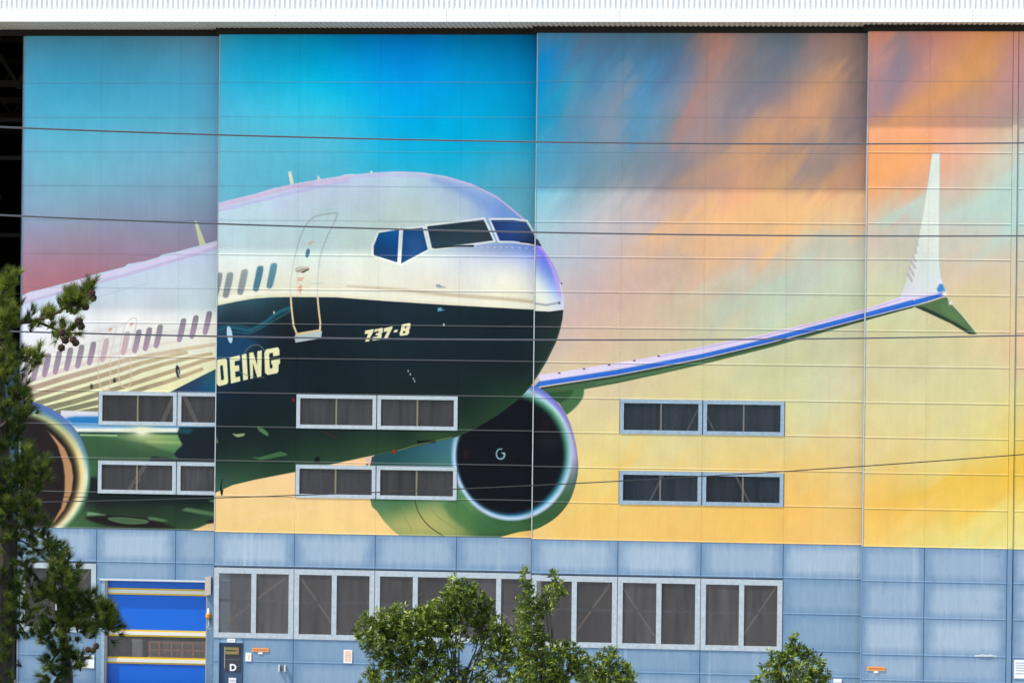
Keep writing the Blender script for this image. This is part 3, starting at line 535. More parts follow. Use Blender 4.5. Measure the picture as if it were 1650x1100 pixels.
def paint_leaf3(M):
    sky = [(845, 62, 40, 128, 185), (880, 60, 62, 130, 182), (950, 65, 82, 122, 154), (1060, 65, 78, 110, 140), (1110, 68, 95, 120, 142), (1150, 62, 182, 128, 116), (1190, 60, 140, 125, 130), (1235, 60, 115, 120, 130), (880, 100, 25, 135, 198), (950, 100, 70, 130, 166), (1060, 100, 78, 120, 156), (1108, 108, 106, 122, 142), (1142, 100, 178, 132, 122), (1190, 100, 134, 125, 130), (1235, 110, 132, 125, 127),
        (872, 135, 6, 150, 208), (930, 140, 80, 146, 176), (970, 130, 74, 140, 182), (1003, 155, 138, 146, 160), (1040, 150, 82, 146, 186), (1080, 150, 118, 140, 166), (1108, 165, 166, 140, 140), (1150, 150, 162, 140, 140), (1185, 160, 138, 135, 146), (1230, 150, 136, 129, 138), (872, 195, 22, 150, 202), (930, 200, 100, 150, 176), (1000, 195, 126, 150, 175), (1040, 195, 84, 155, 190), (1078, 200, 156, 145, 150), (1130, 200, 160, 140, 140), (1180, 210, 155, 140, 145), (1228, 205, 200, 152, 130),
        (880, 250, 88, 166, 198), (950, 245, 104, 155, 181), (1030, 250, 120, 145, 165), (1100, 260, 140, 136, 145), (1150, 250, 166, 146, 140), (1198, 258, 202, 160, 120), (880, 296, 82, 160, 188), (950, 290, 114, 146, 162), (1030, 296, 124, 140, 156), (1100, 292, 150, 136, 140), (1170, 292, 176, 140, 130), (1220, 290, 208, 156, 124),
        (1260, 60, 90, 110, 130), (1300, 60, 126, 120, 130), (1350, 60, 162, 126, 120), (1392, 60, 120, 110, 115), (1250, 90, 95, 115, 140), (1300, 95, 138, 126, 130), (1340, 90, 152, 126, 120), (1392, 95, 126, 113, 110), (1258, 140, 130, 126, 140), (1300, 150, 194, 148, 118), (1330, 158, 204, 155, 125), (1370, 150, 160, 130, 120), (1262, 190, 175, 140, 135), (1300, 182, 208, 157, 122), (1348, 188, 168, 138, 130), (1392, 190, 150, 128, 124), (1250, 220, 208, 157, 122), (1310, 222, 208, 164, 124), (1352, 222, 153, 134, 130), (1392, 218, 136, 124, 126),
        (1250, 262, 192, 152, 124), (1300, 252, 150, 135, 135), (1352, 256, 164, 140, 130), (1392, 262, 192, 146, 118), (1300, 292, 176, 146, 130), (1260, 285, 206, 156, 120), (1392, 296, 178, 146, 130),
        (875, 325, 145, 206, 226), (930, 330, 180, 205, 216), (1000, 330, 200, 196, 200), (1060, 335, 216, 186, 180), (1130, 330, 236, 190, 158), (1200, 328, 252, 200, 142), (875, 352, 160, 205, 222), (950, 348, 195, 200, 206), (1050, 352, 200, 186, 186), (1130, 352, 240, 195, 146), (1208, 348, 250, 196, 140), (900, 376, 185, 205, 216), (980, 372, 195, 190, 200), (1060, 376, 220, 186, 160), (1130, 372, 236, 186, 150), (1210, 386, 226, 190, 156),
        (930, 412, 185, 195, 210), (1000, 402, 205, 190, 186), (1080, 402, 226, 186, 150), (1140, 402, 240, 195, 150), (1210, 402, 226, 190, 166), (950, 432, 200, 190, 196), (1020, 442, 216, 186, 175), (1080, 442, 220, 186, 156), (1150, 442, 220, 186, 160), (1210, 432, 216, 190, 170), (920, 462, 200, 190, 196), (1000, 462, 215, 186, 170), (1100, 462, 210, 190, 166), (1170, 462, 200, 196, 176), (1225, 462, 198, 212, 196), (930, 502, 216, 190, 180), (1020, 502, 216, 186, 170), (1100, 502, 205, 190, 166), (1180, 492, 205, 206, 180), (1230, 492, 194, 210, 186),
        (930, 542, 220, 190, 175), (1000, 542, 216, 195, 170), (1100, 536, 216, 205, 170), (1180, 522, 205, 206, 180), (1260, 328, 255, 202, 138), (1310, 326, 255, 206, 143), (1350, 328, 252, 200, 144), (1392, 328, 244, 200, 150), (1260, 352, 246, 196, 140), (1320, 348, 240, 200, 156), (1392, 350, 228, 205, 166), (1260, 376, 240, 196, 150), (1300, 376, 226, 205, 166), (1385, 376, 210, 200, 180), (1260, 402, 220, 195, 166), (1310, 402, 205, 205, 186), (1385, 402, 210, 205, 190), (1260, 432, 210, 195, 175), (1330, 432, 205, 216, 196), (1390, 422, 216, 210, 190),
        (1270, 456, 205, 210, 190), (1330, 462, 200, 216, 196), (1390, 462, 206, 216, 186), (1260, 492, 200, 216, 190), (1350, 482, 205, 216, 186), (1390, 492, 206, 216, 180), (1260, 516, 205, 216, 186), (1330, 570, 206, 205, 165), (1270, 576, 210, 205, 160), (1390, 565, 216, 208, 166), (1300, 612, 210, 216, 176), (1385, 606, 226, 221, 182), (1270, 662, 220, 216, 160), (1385, 666, 229, 216, 165), (1270, 712, 228, 210, 150), (1385, 712, 236, 213, 155), (1300, 742, 230, 210, 144), (1385, 746, 236, 210, 146),
        (1300, 792, 240, 205, 122), (1385, 792, 241, 205, 130), (1275, 822, 245, 195, 104), (1385, 822, 245, 200, 110), (1275, 852, 245, 200, 114), (1385, 855, 248, 206, 132), (940, 572, 220, 196, 170), (1000, 622, 220, 205, 166), (960, 652, 226, 210, 160), (1060, 616, 218, 205, 160), (1150, 612, 215, 210, 160), (1230, 622, 215, 216, 166), (950, 692, 229, 216, 156), (980, 722, 231, 216, 150), (1100, 716, 229, 215, 155), (1200, 716, 229, 210, 145),
        (950, 762, 239, 215, 134), (1060, 742, 232, 216, 146), (1180, 746, 232, 208, 135), (960, 802, 242, 205, 114), (930, 822, 243, 205, 120), (1050, 816, 244, 202, 116), (1180, 816, 245, 200, 108), (890, 852, 244, 204, 124), (1000, 846, 243, 205, 118), (1100, 852, 243, 200, 114), (1200, 842, 244, 198, 106), (1200, 862, 245, 200, 110), (880, 876, 246, 206, 126), (1390, 880, 248, 206, 132)]
    M.img[:] = M.field(sky, 34, 9.0)
    # soft brushed cloud streaks, slanting up to the right
    w = np.sin(M.X * .035 + M.Y * .022 + 2 * np.sin(M.Y * .011 + M.X * .006)) * np.sin(M.X * .013 - M.Y * .009 + 1.0) * np.exp(-((M.Y - 260) / 240.0) ** 2)
    M.img = np.clip(M.img * (1 + .05 * w[..., None] * np.array([1.0, .5, -.2])), 0, .97)
    for pl, w, c, al in (([(1095, 300), (1165, 262), (1235, 212), (1300, 168), (1338, 126)], (24, 30), (212, 160, 118), .42), ([(1085, 235), (1112, 180), (1138, 118), (1156, 50)], (24, 18), (184, 132, 118), .5), ([(1330, 305), (1370, 282), (1410, 252)], 26, (204, 148, 114), .6), ([(1170, 235), (1188, 165), (1200, 95)], 18, (134, 128, 134), .5),
                         ([(1003, 120), (1000, 170), (992, 225)], 14, (142, 148, 160), .5), ([(1042, 105), (1040, 160), (1030, 220)], 16, (78, 146, 190), .5), ([(935, 110), (930, 170), (925, 230)], 14, (100, 150, 172), .4), ([(1340, 200), (1380, 150), (1400, 100)], 20, (150, 124, 120), .5), ([(1250, 240), (1275, 262), (1330, 262)], 16, (150, 134, 134), .35)):
        M.line(pl, w, c, 38, al, curve=True)
    for pl, w, c, al in (([(1060, 372), (1130, 345), (1210, 330), (1300, 322)], (18, 30), (250, 198, 140), .5), ([(1090, 425), (1160, 400), (1230, 372), (1330, 348)], (14, 24), (238, 196, 150), .45), ([(1100, 470), (1190, 440), (1290, 425), (1390, 440)], 20, (202, 212, 192), .4), ([(1140, 505), (1230, 470), (1330, 455)], 14, (196, 214, 194), .5), ([(930, 395), (1000, 372), (1060, 350)], 16, (196, 192, 202), .5),
                         ([(1200, 420), (1260, 408), (1330, 392)], 10, (214, 196, 172), .5), ([(1290, 395), (1340, 384), (1395, 388)], 10, (198, 210, 194), .5), ([(1010, 470), (1090, 455), (1150, 430)], 18, (216, 188, 172), .4)):
        M.line(pl, w, c, 26, al, curve=True)
    M.wisps(17, 52, 3)
    wing(M); engine_right(M)
    hull = M.cover(HULL); M.lay(hull, M.field(NOSE_PTS, 10))
    M.line([(866, 392), (880, 408), (889, 428), (898, 452), (902, 474)], (5, 7), (206, 170, 238), 8, .85, clip=hull, curve=True)
    M.line([(903, 456), (907, 476), (907, 497)], 3, (226, 226, 244), 2, clip=hull)
    M.poly([(858, 384), (867, 386), (872, 396), (858, 394)], (52, 66, 92)); M.line([(855, 391), (871, 395.5)], 2.6, (46, 54, 66))
    M.line([(858, 488.5), (880, 491.5), (902, 488)], 3, (156, 164, 178), 3, clip=hull); M.oval(901, 488, 1.6, 2.2, (88, 90, 110)); M.oval(904.5, 456.5, 1.5, 1.5, (90, 88, 100))
    hull_dark(M, hull, 2)
    M.line([(905, 520), (896, 549), (880, 580), (866, 603), (850, 626)], 2.4, (84, 104, 96), 4, .5, clip=hull)

def paint_leaf4(M):
    sky = [(1392, 62, 218, 140, 116), (1405, 60, 216, 140, 116), (1440, 70, 160, 130, 130), (1480, 65, 175, 125, 120), (1530, 60, 195, 130, 110), (1570, 60, 216, 150, 115), (1600, 60, 216, 150, 110), (1640, 65, 195, 135, 115), (1408, 100, 200, 140, 126), (1445, 110, 134, 125, 140), (1490, 110, 185, 135, 126), (1540, 100, 216, 155, 115), (1582, 95, 237, 166, 98), (1622, 95, 190, 135, 130),
        (1413, 140, 170, 135, 140), (1450, 140, 160, 130, 136), (1490, 135, 205, 145, 120), (1530, 130, 226, 160, 114), (1570, 125, 232, 166, 104), (1622, 130, 190, 140, 130), (1412, 175, 160, 130, 140), (1460, 170, 205, 146, 120), (1510, 160, 211, 150, 114), (1560, 160, 190, 145, 120), (1622, 165, 185, 146, 140), (1412, 200, 190, 140, 130), (1460, 195, 211, 150, 120), (1530, 190, 190, 146, 126), (1622, 195, 170, 146, 136),
        (1405, 222, 250, 172, 130), (1460, 222, 255, 180, 120), (1510, 224, 250, 180, 145), (1560, 226, 246, 186, 155), (1622, 228, 226, 205, 180), (1405, 252, 255, 180, 118), (1470, 252, 255, 180, 124), (1540, 250, 240, 180, 155), (1590, 256, 226, 200, 170), (1625, 256, 205, 221, 206), (1655, 262, 195, 226, 221), (1405, 292, 252, 170, 108), (1460, 292, 236, 170, 130), (1540, 292, 220, 186, 166), (1590, 292, 205, 210, 190), (1640, 292, 194, 216, 211),
        (1405, 322, 250, 186, 140), (1450, 330, 216, 210, 190), (1530, 322, 216, 205, 190), (1590, 322, 194, 221, 211), (1640, 322, 190, 221, 211), (1410, 352, 220, 205, 180), (1450, 352, 190, 221, 211), (1540, 352, 205, 205, 195), (1640, 352, 190, 221, 216), (1410, 402, 210, 200, 186), (1450, 396, 205, 195, 180), (1540, 402, 216, 210, 190), (1640, 396, 210, 210, 190), (1405, 442, 216, 215, 190), (1440, 442, 200, 206, 180), (1540, 442, 226, 200, 175), (1640, 442, 220, 205, 180),
        (1405, 472, 210, 216, 180), (1540, 472, 220, 206, 165), (1640, 472, 226, 210, 165), (1560, 502, 226, 210, 160), (1640, 502, 226, 210, 165), (1405, 522, 216, 216, 170), (1470, 532, 215, 216, 170), (1620, 526, 226, 210, 165), (1630, 572, 232, 200, 160), (1500, 562, 210, 205, 160), (1415, 566, 210, 200, 155), (1655, 556, 230, 196, 165), (1405, 606, 218, 214, 172), (1480, 612, 220, 216, 170), (1600, 602, 220, 216, 165), (1655, 602, 220, 210, 160),
        (1405, 662, 226, 216, 158), (1480, 662, 226, 216, 155), (1600, 662, 229, 216, 148), (1655, 662, 230, 214, 140), (1405, 706, 230, 212, 152), (1480, 706, 231, 213, 150), (1600, 706, 231, 216, 138), (1490, 746, 230, 211, 140), (1405, 746, 232, 211, 142), (1560, 746, 233, 213, 132), (1622, 742, 236, 210, 108), (1655, 745, 240, 200, 80), (1440, 796, 240, 200, 104), (1500, 792, 240, 205, 94), (1560, 786, 241, 206, 84), (1622, 770, 240, 205, 84), (1655, 790, 243, 200, 90),
        (1405, 800, 242, 200, 106), (1420, 812, 245, 195, 95), (1500, 816, 240, 200, 100), (1582, 792, 241, 198, 94), (1622, 802, 240, 200, 100), (1602, 826, 245, 216, 110), (1655, 822, 236, 221, 130), (1440, 842, 245, 205, 110), (1500, 846, 245, 206, 114), (1505, 868, 240, 221, 130), (1560, 850, 240, 221, 130), (1655, 862, 238, 229, 150), (1560, 872, 236, 226, 140), (1410, 872, 246, 208, 116), (1640, 885, 238, 228, 150)]
    M.img[:] = M.field(sky, 34, 9.0)
    for pl, w, c, al in (([(1408, 206), (1470, 176), (1535, 132), (1585, 90), (1602, 40)], (22, 44), (234, 166, 104), .6), ([(1440, 60), (1446, 110), (1440, 160)], 18, (136, 126, 138), .5), ([(1640, 60), (1620, 120), (1600, 180)], 16, (188, 142, 136), .4), ([(1480, 70), (1500, 110)], 20, (178, 128, 122), .4)):
        M.line(pl, w, c, 34, al, curve=True)
    for pl, w, c, al in (([(1400, 300), (1440, 272), (1490, 250)], 34, (254, 180, 118), .5), ([(1430, 352), (1460, 338), (1490, 332)], 16, (192, 222, 212), .55), ([(1530, 345), (1580, 320), (1650, 290)], 26, (192, 222, 212), .5), ([(1400, 390), (1440, 372), (1480, 380)], 8, (214, 196, 180), .5), ([(1420, 420), (1455, 408), (1490, 420)], 8, (212, 198, 178), .4), ([(1530, 300), (1580, 290), (1640, 250)], 12, (226, 196, 172), .4),
                         ([(1440, 800), (1500, 790), (1570, 772), (1655, 735)], (8, 34), (243, 196, 78), .55), ([(1470, 868), (1530, 848), (1655, 826)], 22, (238, 226, 136), .5), ([(1400, 825), (1470, 812), (1560, 806)], 18, (246, 196, 96), .4)):
        M.line(pl, w, c, 24, al, curve=True)
    M.wisps(13, 45, 8)
    wing(M)
    W = M.field([(1509, 252, 228, 242, 236), (1500, 320, 232, 242, 232), (1508, 400, 228, 238, 228), (1480, 420, 222, 232, 226), (1470, 460, 222, 226, 230), (1500, 450, 226, 236, 232), (1512, 445, 222, 234, 238), (1460, 476, 224, 222, 236)])
    M.lay(M.cover([(1502, 247.5), (1514.5, 247.5), (1513.5, 330), (1513, 420), (1515, 444), (1520, 458), (1525, 470), (1522, 478), (1451, 478), (1462, 448), (1478, 398), (1490, 330)]), W)
    M.line([(1514, 250), (1513.2, 420), (1516, 447), (1522, 465)], 1.0, (176, 190, 206), alpha=.7)
    M.poly([(1450, 479), (1512, 470), (1522, 472), (1474, 484)], (226, 220, 244), soft=1)
    for x0, y0, x1, y1, w in ((1463, 441, 1469, 453, 4), (1465, 431, 1472, 443, 4), (1468, 421, 1474.5, 432, 3.4), (1471, 413, 1475, 421, 3), (1474, 401, 1477, 408, 2.6), (1476, 389, 1479, 396, 2.2), (1479, 377, 1481, 383, 1.6)): M.line([(x0, y0), (x1, y1)], w, (192, 188, 196), 1.2)
    M.poly([(1472, 493.5), (1497, 487), (1524, 478), (1531, 486), (1552, 510), (1576, 539), (1561, 538), (1532, 521), (1500, 506)], (88, 118, 80))
    M.poly([(1472, 493.5), (1500, 506), (1532, 521), (1561, 538), (1570, 539), (1540, 520), (1505, 502), (1486, 494)], (46, 62, 52), soft=1)
    M.poly([(1512, 488), (1530, 492), (1560, 524), (1545, 520), (1520, 505)], (104, 140, 92), soft=5, alpha=.5); M.line([(1527, 483), (1550, 508), (1575, 539)], 1.4, (206, 214, 190))
    M.poly([(1509, 466), (1514, 457), (1518.5, 458), (1524, 470), (1512, 472)], (70, 140, 206), soft=1.5)
    M.poly([(1474, 483.5), (1522, 471), (1521, 477), (1474, 491.5)], (52, 112, 214))
    M.line([(1475, 481.5), (1515, 471.5)], 2, (204, 190, 236), 2, .7)
    f = np.hypot(M.X - 1521.5, M.Y - 473.5); M.lay(np.clip(1.1 * np.exp(-(f / 4.2) ** 2), 0, 1), M.paint((255, 230, 226), 473)); f = np.hypot(M.X - 1531, M.Y - 488.5); M.lay(np.clip(np.exp(-(f / 3.0) ** 2), 0, 1), M.paint((250, 252, 244), 488))

SEAM = [24.731, 23.334, 21.928, 20.537, 19.146, 17.75, 16.36, 14.947, 13.553, 12.137, 10.767, 9.383, 7.983, 6.51]
ROWS = [26.68] + SEAM                                # painted rows, head to foot
BLUE = [6.51, 5.154, 3.738, 2.28, 1.28, 0.12]        # bare blue rows below the mural
LEAF = {1: (0.0, [-29.6, -26.36, -23.07, -19.78], 20, 400), 2: (-0.6, [-21.34, -18.05, -14.75, -11.45, -8.0], 332, 892), 3: (-1.2, [-8.36, -4.92, -1.62, 1.62, 5.05], 838, 1420), 4: (-1.8, [4.706, 7.11, 10.30], 1372, 1680), 5: (-1.8, [10.519, 13.6], 0, 0)}
PAINTER = {1: paint_leaf1, 2: paint_leaf2, 3: paint_leaf3, 4: paint_leaf4}

def sheet_waves(n, l, b, strength=.22):
    """thin steel sheets never lie quite flat: long shallow waves"""
    geo = n.new('ShaderNodeNewGeometry'); mp = n.new('ShaderNodeMapping'); mp.inputs['Scale'].default_value = (1.0, 1.0, .7); nz = n.new('ShaderNodeTexNoise'); nz.inputs['Scale'].default_value = .9; nz.inputs['Detail'].default_value = 2.5
    bp = n.new('ShaderNodeBump'); bp.inputs['Strength'].default_value = strength; bp.inputs['Distance'].default_value = .05
    l.new(geo.outputs['Position'], mp.inputs[0]); l.new(mp.outputs[0], nz.inputs['Vector']); l.new(nz.outputs['Fac'], bp.inputs['Height']); l.new(bp.outputs[0], b.inputs['Normal'])

def mural_material(im, pale_mix=0.0):
    m = bpy.data.materials.new('mural_paint'); m.use_nodes = True; n, l = m.node_tree.nodes, m.node_tree.links; b = n['Principled BSDF']
    b.inputs['Roughness'].default_value = 0.75; b.inputs['Specular IOR Level'].default_value = 0.04
    t = n.new('ShaderNodeTexImage'); t.image = im; t.extension = 'EXTEND'; uv = n.new('ShaderNodeUVMap'); uv.uv_map = 'paint'; l.new(uv.outputs[0], t.inputs[0])
    geo = n.new('ShaderNodeNewGeometry'); cur = t.outputs[0]
    for sc, stretch, amt in ((1.3, (1, 1, .8), .045), (5.0, (1, 1, .09), .022), (16.0, (1, 1, 1), .03)):       # mottled fading, run marks, fine grain
        mp = n.new('ShaderNodeMapping'); mp.inputs['Scale'].default_value = stretch; nz = n.new('ShaderNodeTexNoise'); nz.inputs['Scale'].default_value = sc; nz.inputs['Detail'].default_value = 4
        mr = n.new('ShaderNodeMapRange'); mr.inputs[1].default_value = .3; mr.inputs[2].default_value = .7; mr.inputs[3].default_value = 1 - amt; mr.inputs[4].default_value = 1 + amt
        mx = n.new('ShaderNodeMix'); mx.data_type = 'RGBA'; mx.blend_type = 'MULTIPLY'; mx.inputs[0].default_value = 1
        l.new(geo.outputs['Position'], mp.inputs[0]); l.new(mp.outputs[0], nz.inputs['Vector']); l.new(nz.outputs['Fac'], mr.inputs[0]); l.new(cur, mx.inputs[6]); l.new(mr.outputs[0], mx.inputs[7]); cur = mx.outputs[2]
    if pale_mix:                                                         # pale, dusty tint that paints in the sunlit line of the drip edges
        mx = n.new('ShaderNodeMix'); mx.data_type = 'RGBA'; mx.inputs[0].default_value = pale_mix; mx.inputs[7].default_value = (.36, .37, .36, 1); l.new(cur, mx.inputs[6]); cur = mx.outputs[2]
    l.new(cur, b.inputs['Base Color'])
    sheet_waves(n, l, b)
    return m

MURAL = {}
for k in (1, 2, 3, 4):
    Yp, xs, pa, pb = LEAF[k]
    if CALIB: MURAL[k] = mat('grey', (.5, .5, .5, 1)); continue
    M = Mural(k, pa, pb); PAINTER[k](M)
    xa, xb = (xs[0] - .2, xs[-1] + .2) if k < 4 else (xs[0] - .2, 11.2)
    im = M.sheet(xa, xb, Yp); MURAL[k] = ([mural_material(im), mural_material(im, .13)], xa, xb)
if not CALIB: MURAL[5] = MURAL[4]
else: MURAL[5] = MURAL[1]

# ------------------------------------------------------------------ materials of the building
def blue_panel_material(name, light, edge):
    """weathered blue paint: chalked pale in the middle of a sheet, still dark where the frame behind it runs, with run marks"""
    m = bpy.data.materials.new(name); m.use_nodes = True; n, l = m.node_tree.nodes, m.node_tree.links; b = n['Principled BSDF']
    b.inputs['Roughness'].default_value = 0.55; b.inputs['Specular IOR Level'].default_value = 0.25
    uv = n.new('ShaderNodeUVMap'); uv.uv_map = 'paint'; sep = n.new('ShaderNodeSeparateXYZ'); l.new(uv.outputs[0], sep.inputs[0])
    def math_(op, a, bb=None, clamp=False):
        q = n.new('ShaderNodeMath'); q.operation = op; q.use_clamp = clamp
        for i, v in enumerate((a, bb)):
            if v is None: continue
            if hasattr(v, 'is_output') or hasattr(v, 'links'): l.new(v, q.inputs[i])
            else: q.inputs[i].default_value = v
        return q.outputs[0]
    geo = n.new('ShaderNodeNewGeometry'); oi = n.new('ShaderNodeObjectInfo')
    def noise(scale, stretch, detail=4):
        mp = n.new('ShaderNodeMapping'); mp.inputs['Scale'].default_value = stretch; l.new(geo.outputs['Position'], mp.inputs[0])
        q = n.new('ShaderNodeTexNoise'); q.inputs['Scale'].default_value = scale; q.inputs['Detail'].default_value = detail; l.new(mp.outputs[0], q.inputs['Vector'])
        return q.outputs['Fac']
    blot = noise(1.1, (1, 1, 1)); run = noise(5.5, (1, 1, .06)); fine = noise(14, (1, 1, .12), 3)
    eu = math_('MINIMUM', sep.outputs[0], math_('SUBTRACT', 1.0, sep.outputs[0])); ev = math_('MINIMUM', sep.outputs[1], math_('SUBTRACT', 1.0, sep.outputs[1]))
    eu = math_('ADD', eu, math_('MULTIPLY', math_('SUBTRACT', blot, .5), .16)); ev = math_('ADD', ev, math_('MULTIPLY', math_('SUBTRACT', run, .5), .14))
    mu = math_('DIVIDE', math_('SUBTRACT', eu, .004), .15, True); mv = math_('DIVIDE', math_('SUBTRACT', ev, -.04), .30, True)
    mid = math_('MULTIPLY', mu, mv); mid = math_('ADD', math_('MULTIPLY', mid, .85), math_('MULTIPLY', math_('SUBTRACT', run, .5), .38), True)
    mid = math_('MULTIPLY', mid, math_('ADD', .55, math_('MULTIPLY', oi.outputs['Random'], .45)), True)
    mx = n.new('ShaderNodeMix'); mx.data_type = 'RGBA'; mx.inputs[6].default_value = edge; mx.inputs[7].default_value = light; l.new(mid, mx.inputs[0])
    mr = n.new('ShaderNodeMapRange'); mr.inputs[1].default_value = .25; mr.inputs[2].default_value = .75; mr.inputs[3].default_value = .94; mr.inputs[4].default_value = 1.06; l.new(fine, mr.inputs[0])
    m2 = n.new('ShaderNodeMix'); m2.data_type = 'RGBA'; m2.blend_type = 'MULTIPLY'; m2.inputs[0].default_value = 1; l.new(mx.outputs[2], m2.inputs[6]); l.new(mr.outputs[0], m2.inputs[7])
    drip = noise(2.1, (1, 1, .04), 2); dm = n.new('ShaderNodeMapRange'); dm.inputs[1].default_value = .66; dm.inputs[2].default_value = .74; dm.inputs[3].default_value = 0; dm.inputs[4].default_value = .55; l.new(drip, dm.inputs[0])
    m3 = n.new('ShaderNodeMix'); m3.data_type = 'RGBA'; l.new(math_('MULTIPLY', dm.outputs[0], blot), m3.inputs[0]); l.new(m2.outputs[2], m3.inputs[6]); m3.inputs[7].default_value = base(205, 222, 234)   # lime runs
    spot = noise(7.0, (1, 1, .6), 6); sm = n.new('ShaderNodeMapRange'); sm.inputs[1].default_value = .64; sm.inputs[2].default_value = .72; sm.inputs[3].default_value = 0; sm.inputs[4].default_value = .35; l.new(spot, sm.inputs[0])
    m4 = n.new('ShaderNodeMix'); m4.data_type = 'RGBA'; l.new(math_('MULTIPLY', sm.outputs[0], math_('SUBTRACT', 1.0, mid)), m4.inputs[0]); l.new(m3.outputs[2], m4.inputs[6]); m4.inputs[7].default_value = base(84, 112, 142)   # scuffs
    l.new(m4.outputs[2], b.inputs['Base Color'])
    sheet_waves(n, l, b, .3)
    return m

m_blue = blue_panel_material('blue_sheet', base(180, 204, 225), base(118, 154, 190))
m_blue_dk = blue_panel_material('less_faded_blue_sheet', base(146, 177, 205), base(112, 150, 186))
m_frame = mat('pale_frame', base(190, 207, 219), 0.6, spec=.15, noise=0.16, scale=6.0)
m_frame_blue = mat('blue_grey_frame', base(158, 185, 208), 0.6, spec=.15, noise=0.2, scale=6.0)
m_trim = mat('white_edge_trim', base(228, 232, 232), 0.45, noise=0.08, scale=5.0)
m_nose = mat('worn_edge_trim', base(200, 208, 214), 0.5, noise=0.12, scale=3.0)
m_steel = mat('dark_blue_steel', (0.10, 0.14, 0.2, 1), 0.6, noise=0.15, scale=3.0)
m_tan = mat('primer_steel', (0.66, 0.49, 0.35, 1), 0.7, noise=0.15, scale=6.0)
m_mull = mat('olive_mullion', base(138, 134, 108), 0.6)
m_mull_grey = mat('grey_mullion', base(120, 118, 112), 0.6)
m_liner = mat('dark_curtain', (0.095, 0.085, 0.10, 1), 0.85, noise=0.8, scale=3.2, stretch=(1, 1, .02))
m_white = mat('white_cladding', (0.85, 0.84, 0.815, 1), 0.5, noise=0.03, scale=2.0)
m_soffit = mat('beige_soffit', (0.50, 0.46, 0.40, 1), 0.8, noise=0.12, scale=3.0, stretch=(.2, 1, 1))
m_black = mat('gap_black', (0.012, 0.011, 0.011, 1), 0.8)  # near-black colour stands in for the shade of gap and slot
m_dim = mat('dark_interior', (0.012, 0.011, 0.010, 1), 0.9, noise=0.3, scale=.6)  # near-black colour that keeps the deep interior dark
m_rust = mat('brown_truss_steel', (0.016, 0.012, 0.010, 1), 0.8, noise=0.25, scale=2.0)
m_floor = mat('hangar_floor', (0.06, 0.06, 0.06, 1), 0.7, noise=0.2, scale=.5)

def pane_material(name, pale_mix, amount, tint):
    m = bpy.data.materials.new(name); m.use_nodes = True; n, l = m.node_tree.nodes, m.node_tree.links
    out = n['Material Output']; n.remove(n['Principled BSDF'])
    tr = n.new('ShaderNodeBsdfTransparent'); tr.inputs[0].default_value = tint
    df = n.new('ShaderNodeBsdfDiffuse'); df.inputs[0].default_value = pale_mix
    gl = n.new('ShaderNodeBsdfGlossy'); gl.inputs['Roughness'].default_value = .06; gl.inputs[0].default_value = (.9, .95, 1, 1)
    geo = n.new('ShaderNodeNewGeometry'); mp = n.new('ShaderNodeMapping'); mp.inputs['Scale'].default_value = (1, 1, .12); nz = n.new('ShaderNodeTexNoise'); nz.inputs['Scale'].default_value = 4.5; nz.inputs['Detail'].default_value = 4
    l.new(geo.outputs['Position'], mp.inputs[0]); l.new(mp.outputs[0], nz.inputs['Vector'])
    mr = n.new('ShaderNodeMapRange'); mr.inputs[1].default_value = .3; mr.inputs[2].default_value = .7; mr.inputs[3].default_value = amount * .75; mr.inputs[4].default_value = amount * 1.25; l.new(nz.outputs['Fac'], mr.inputs[0])
    oi = n.new('ShaderNodeObjectInfo'); vr = n.new('ShaderNodeMapRange'); vr.inputs[3].default_value = .72; vr.inputs[4].default_value = 1.28; l.new(oi.outputs['Random'], vr.inputs[0])
    ml = n.new('ShaderNodeMath'); ml.operation = 'MULTIPLY'; l.new(mr.outputs[0], ml.inputs[0]); l.new(vr.outputs[0], ml.inputs[1])
    a = n.new('ShaderNodeMixShader'); l.new(ml.outputs[0], a.inputs[0]); l.new(tr.outputs[0], a.inputs[1]); l.new(df.outputs[0], a.inputs[2])
    fr = n.new('ShaderNodeFresnel'); fr.inputs[0].default_value = 1.35
    c = n.new('ShaderNodeMixShader'); l.new(fr.outputs[0], c.inputs[0]); l.new(a.outputs[0], c.inputs[1]); l.new(gl.outputs[0], c.inputs[2]); l.new(c.outputs[0], out.inputs[0])
    return m
m_pane = pane_material('dusty_pane', (.34, .32, .33, 1), .12, (.72, .72, .74, 1))
m_pane_blue = pane_material('dark_blue_pane', (.24, .29, .34, 1), .085, (.66, .70, .76, 1))
m_mesh = pane_material('screened_pane', (.34, .32, .315, 1), .155, (.74, .73, .72, 1))
m_vinyl = pane_material('clear_vinyl', (.40, .37, .36, 1), .12, (.92, .9, .88, 1))

# ------------------------------------------------------------------ hangar shell
hangar = thing('hangar', 'white corrugated hangar front and beige soffit above the doors, dark at its left end', 'hangar', (-7, 20, 0))
HO = Vector((-7, 20, 0))
def hpart(mb, name, mats, **k):
    mb.v = [tuple(Vector(p) - HO) for p in mb.v]
    return mb.build(name, mats, hangar)
XL, XR, YF = -46.0, 34.0, -2.76
c = MB(); pitch = .205; k = 0; prof = []
x = XL
while x < XR:                                                # trapezoid ribs
    prof += [(x, 0.0), (x + .085, 0.0), (x + .105, -.045), (x + .185, -.045)]; x += pitch
prof.append((XR, 0.0))
for zz in (27.43, 33.5):
    for px, py in prof: c.v.append((px, YF + .06 + py, zz))
n_ = len(prof)
for i in range(n_ - 1): c.quad((i, i + 1, n_ + i + 1, n_ + i))
hpart(c, 'corrugated_siding', m_white)
c = MB(); c.box(XL, XR, YF + .075, YF + .12, 27.3, 33.5); hpart(c, 'siding_backing', m_white)
x = XL; i = 0
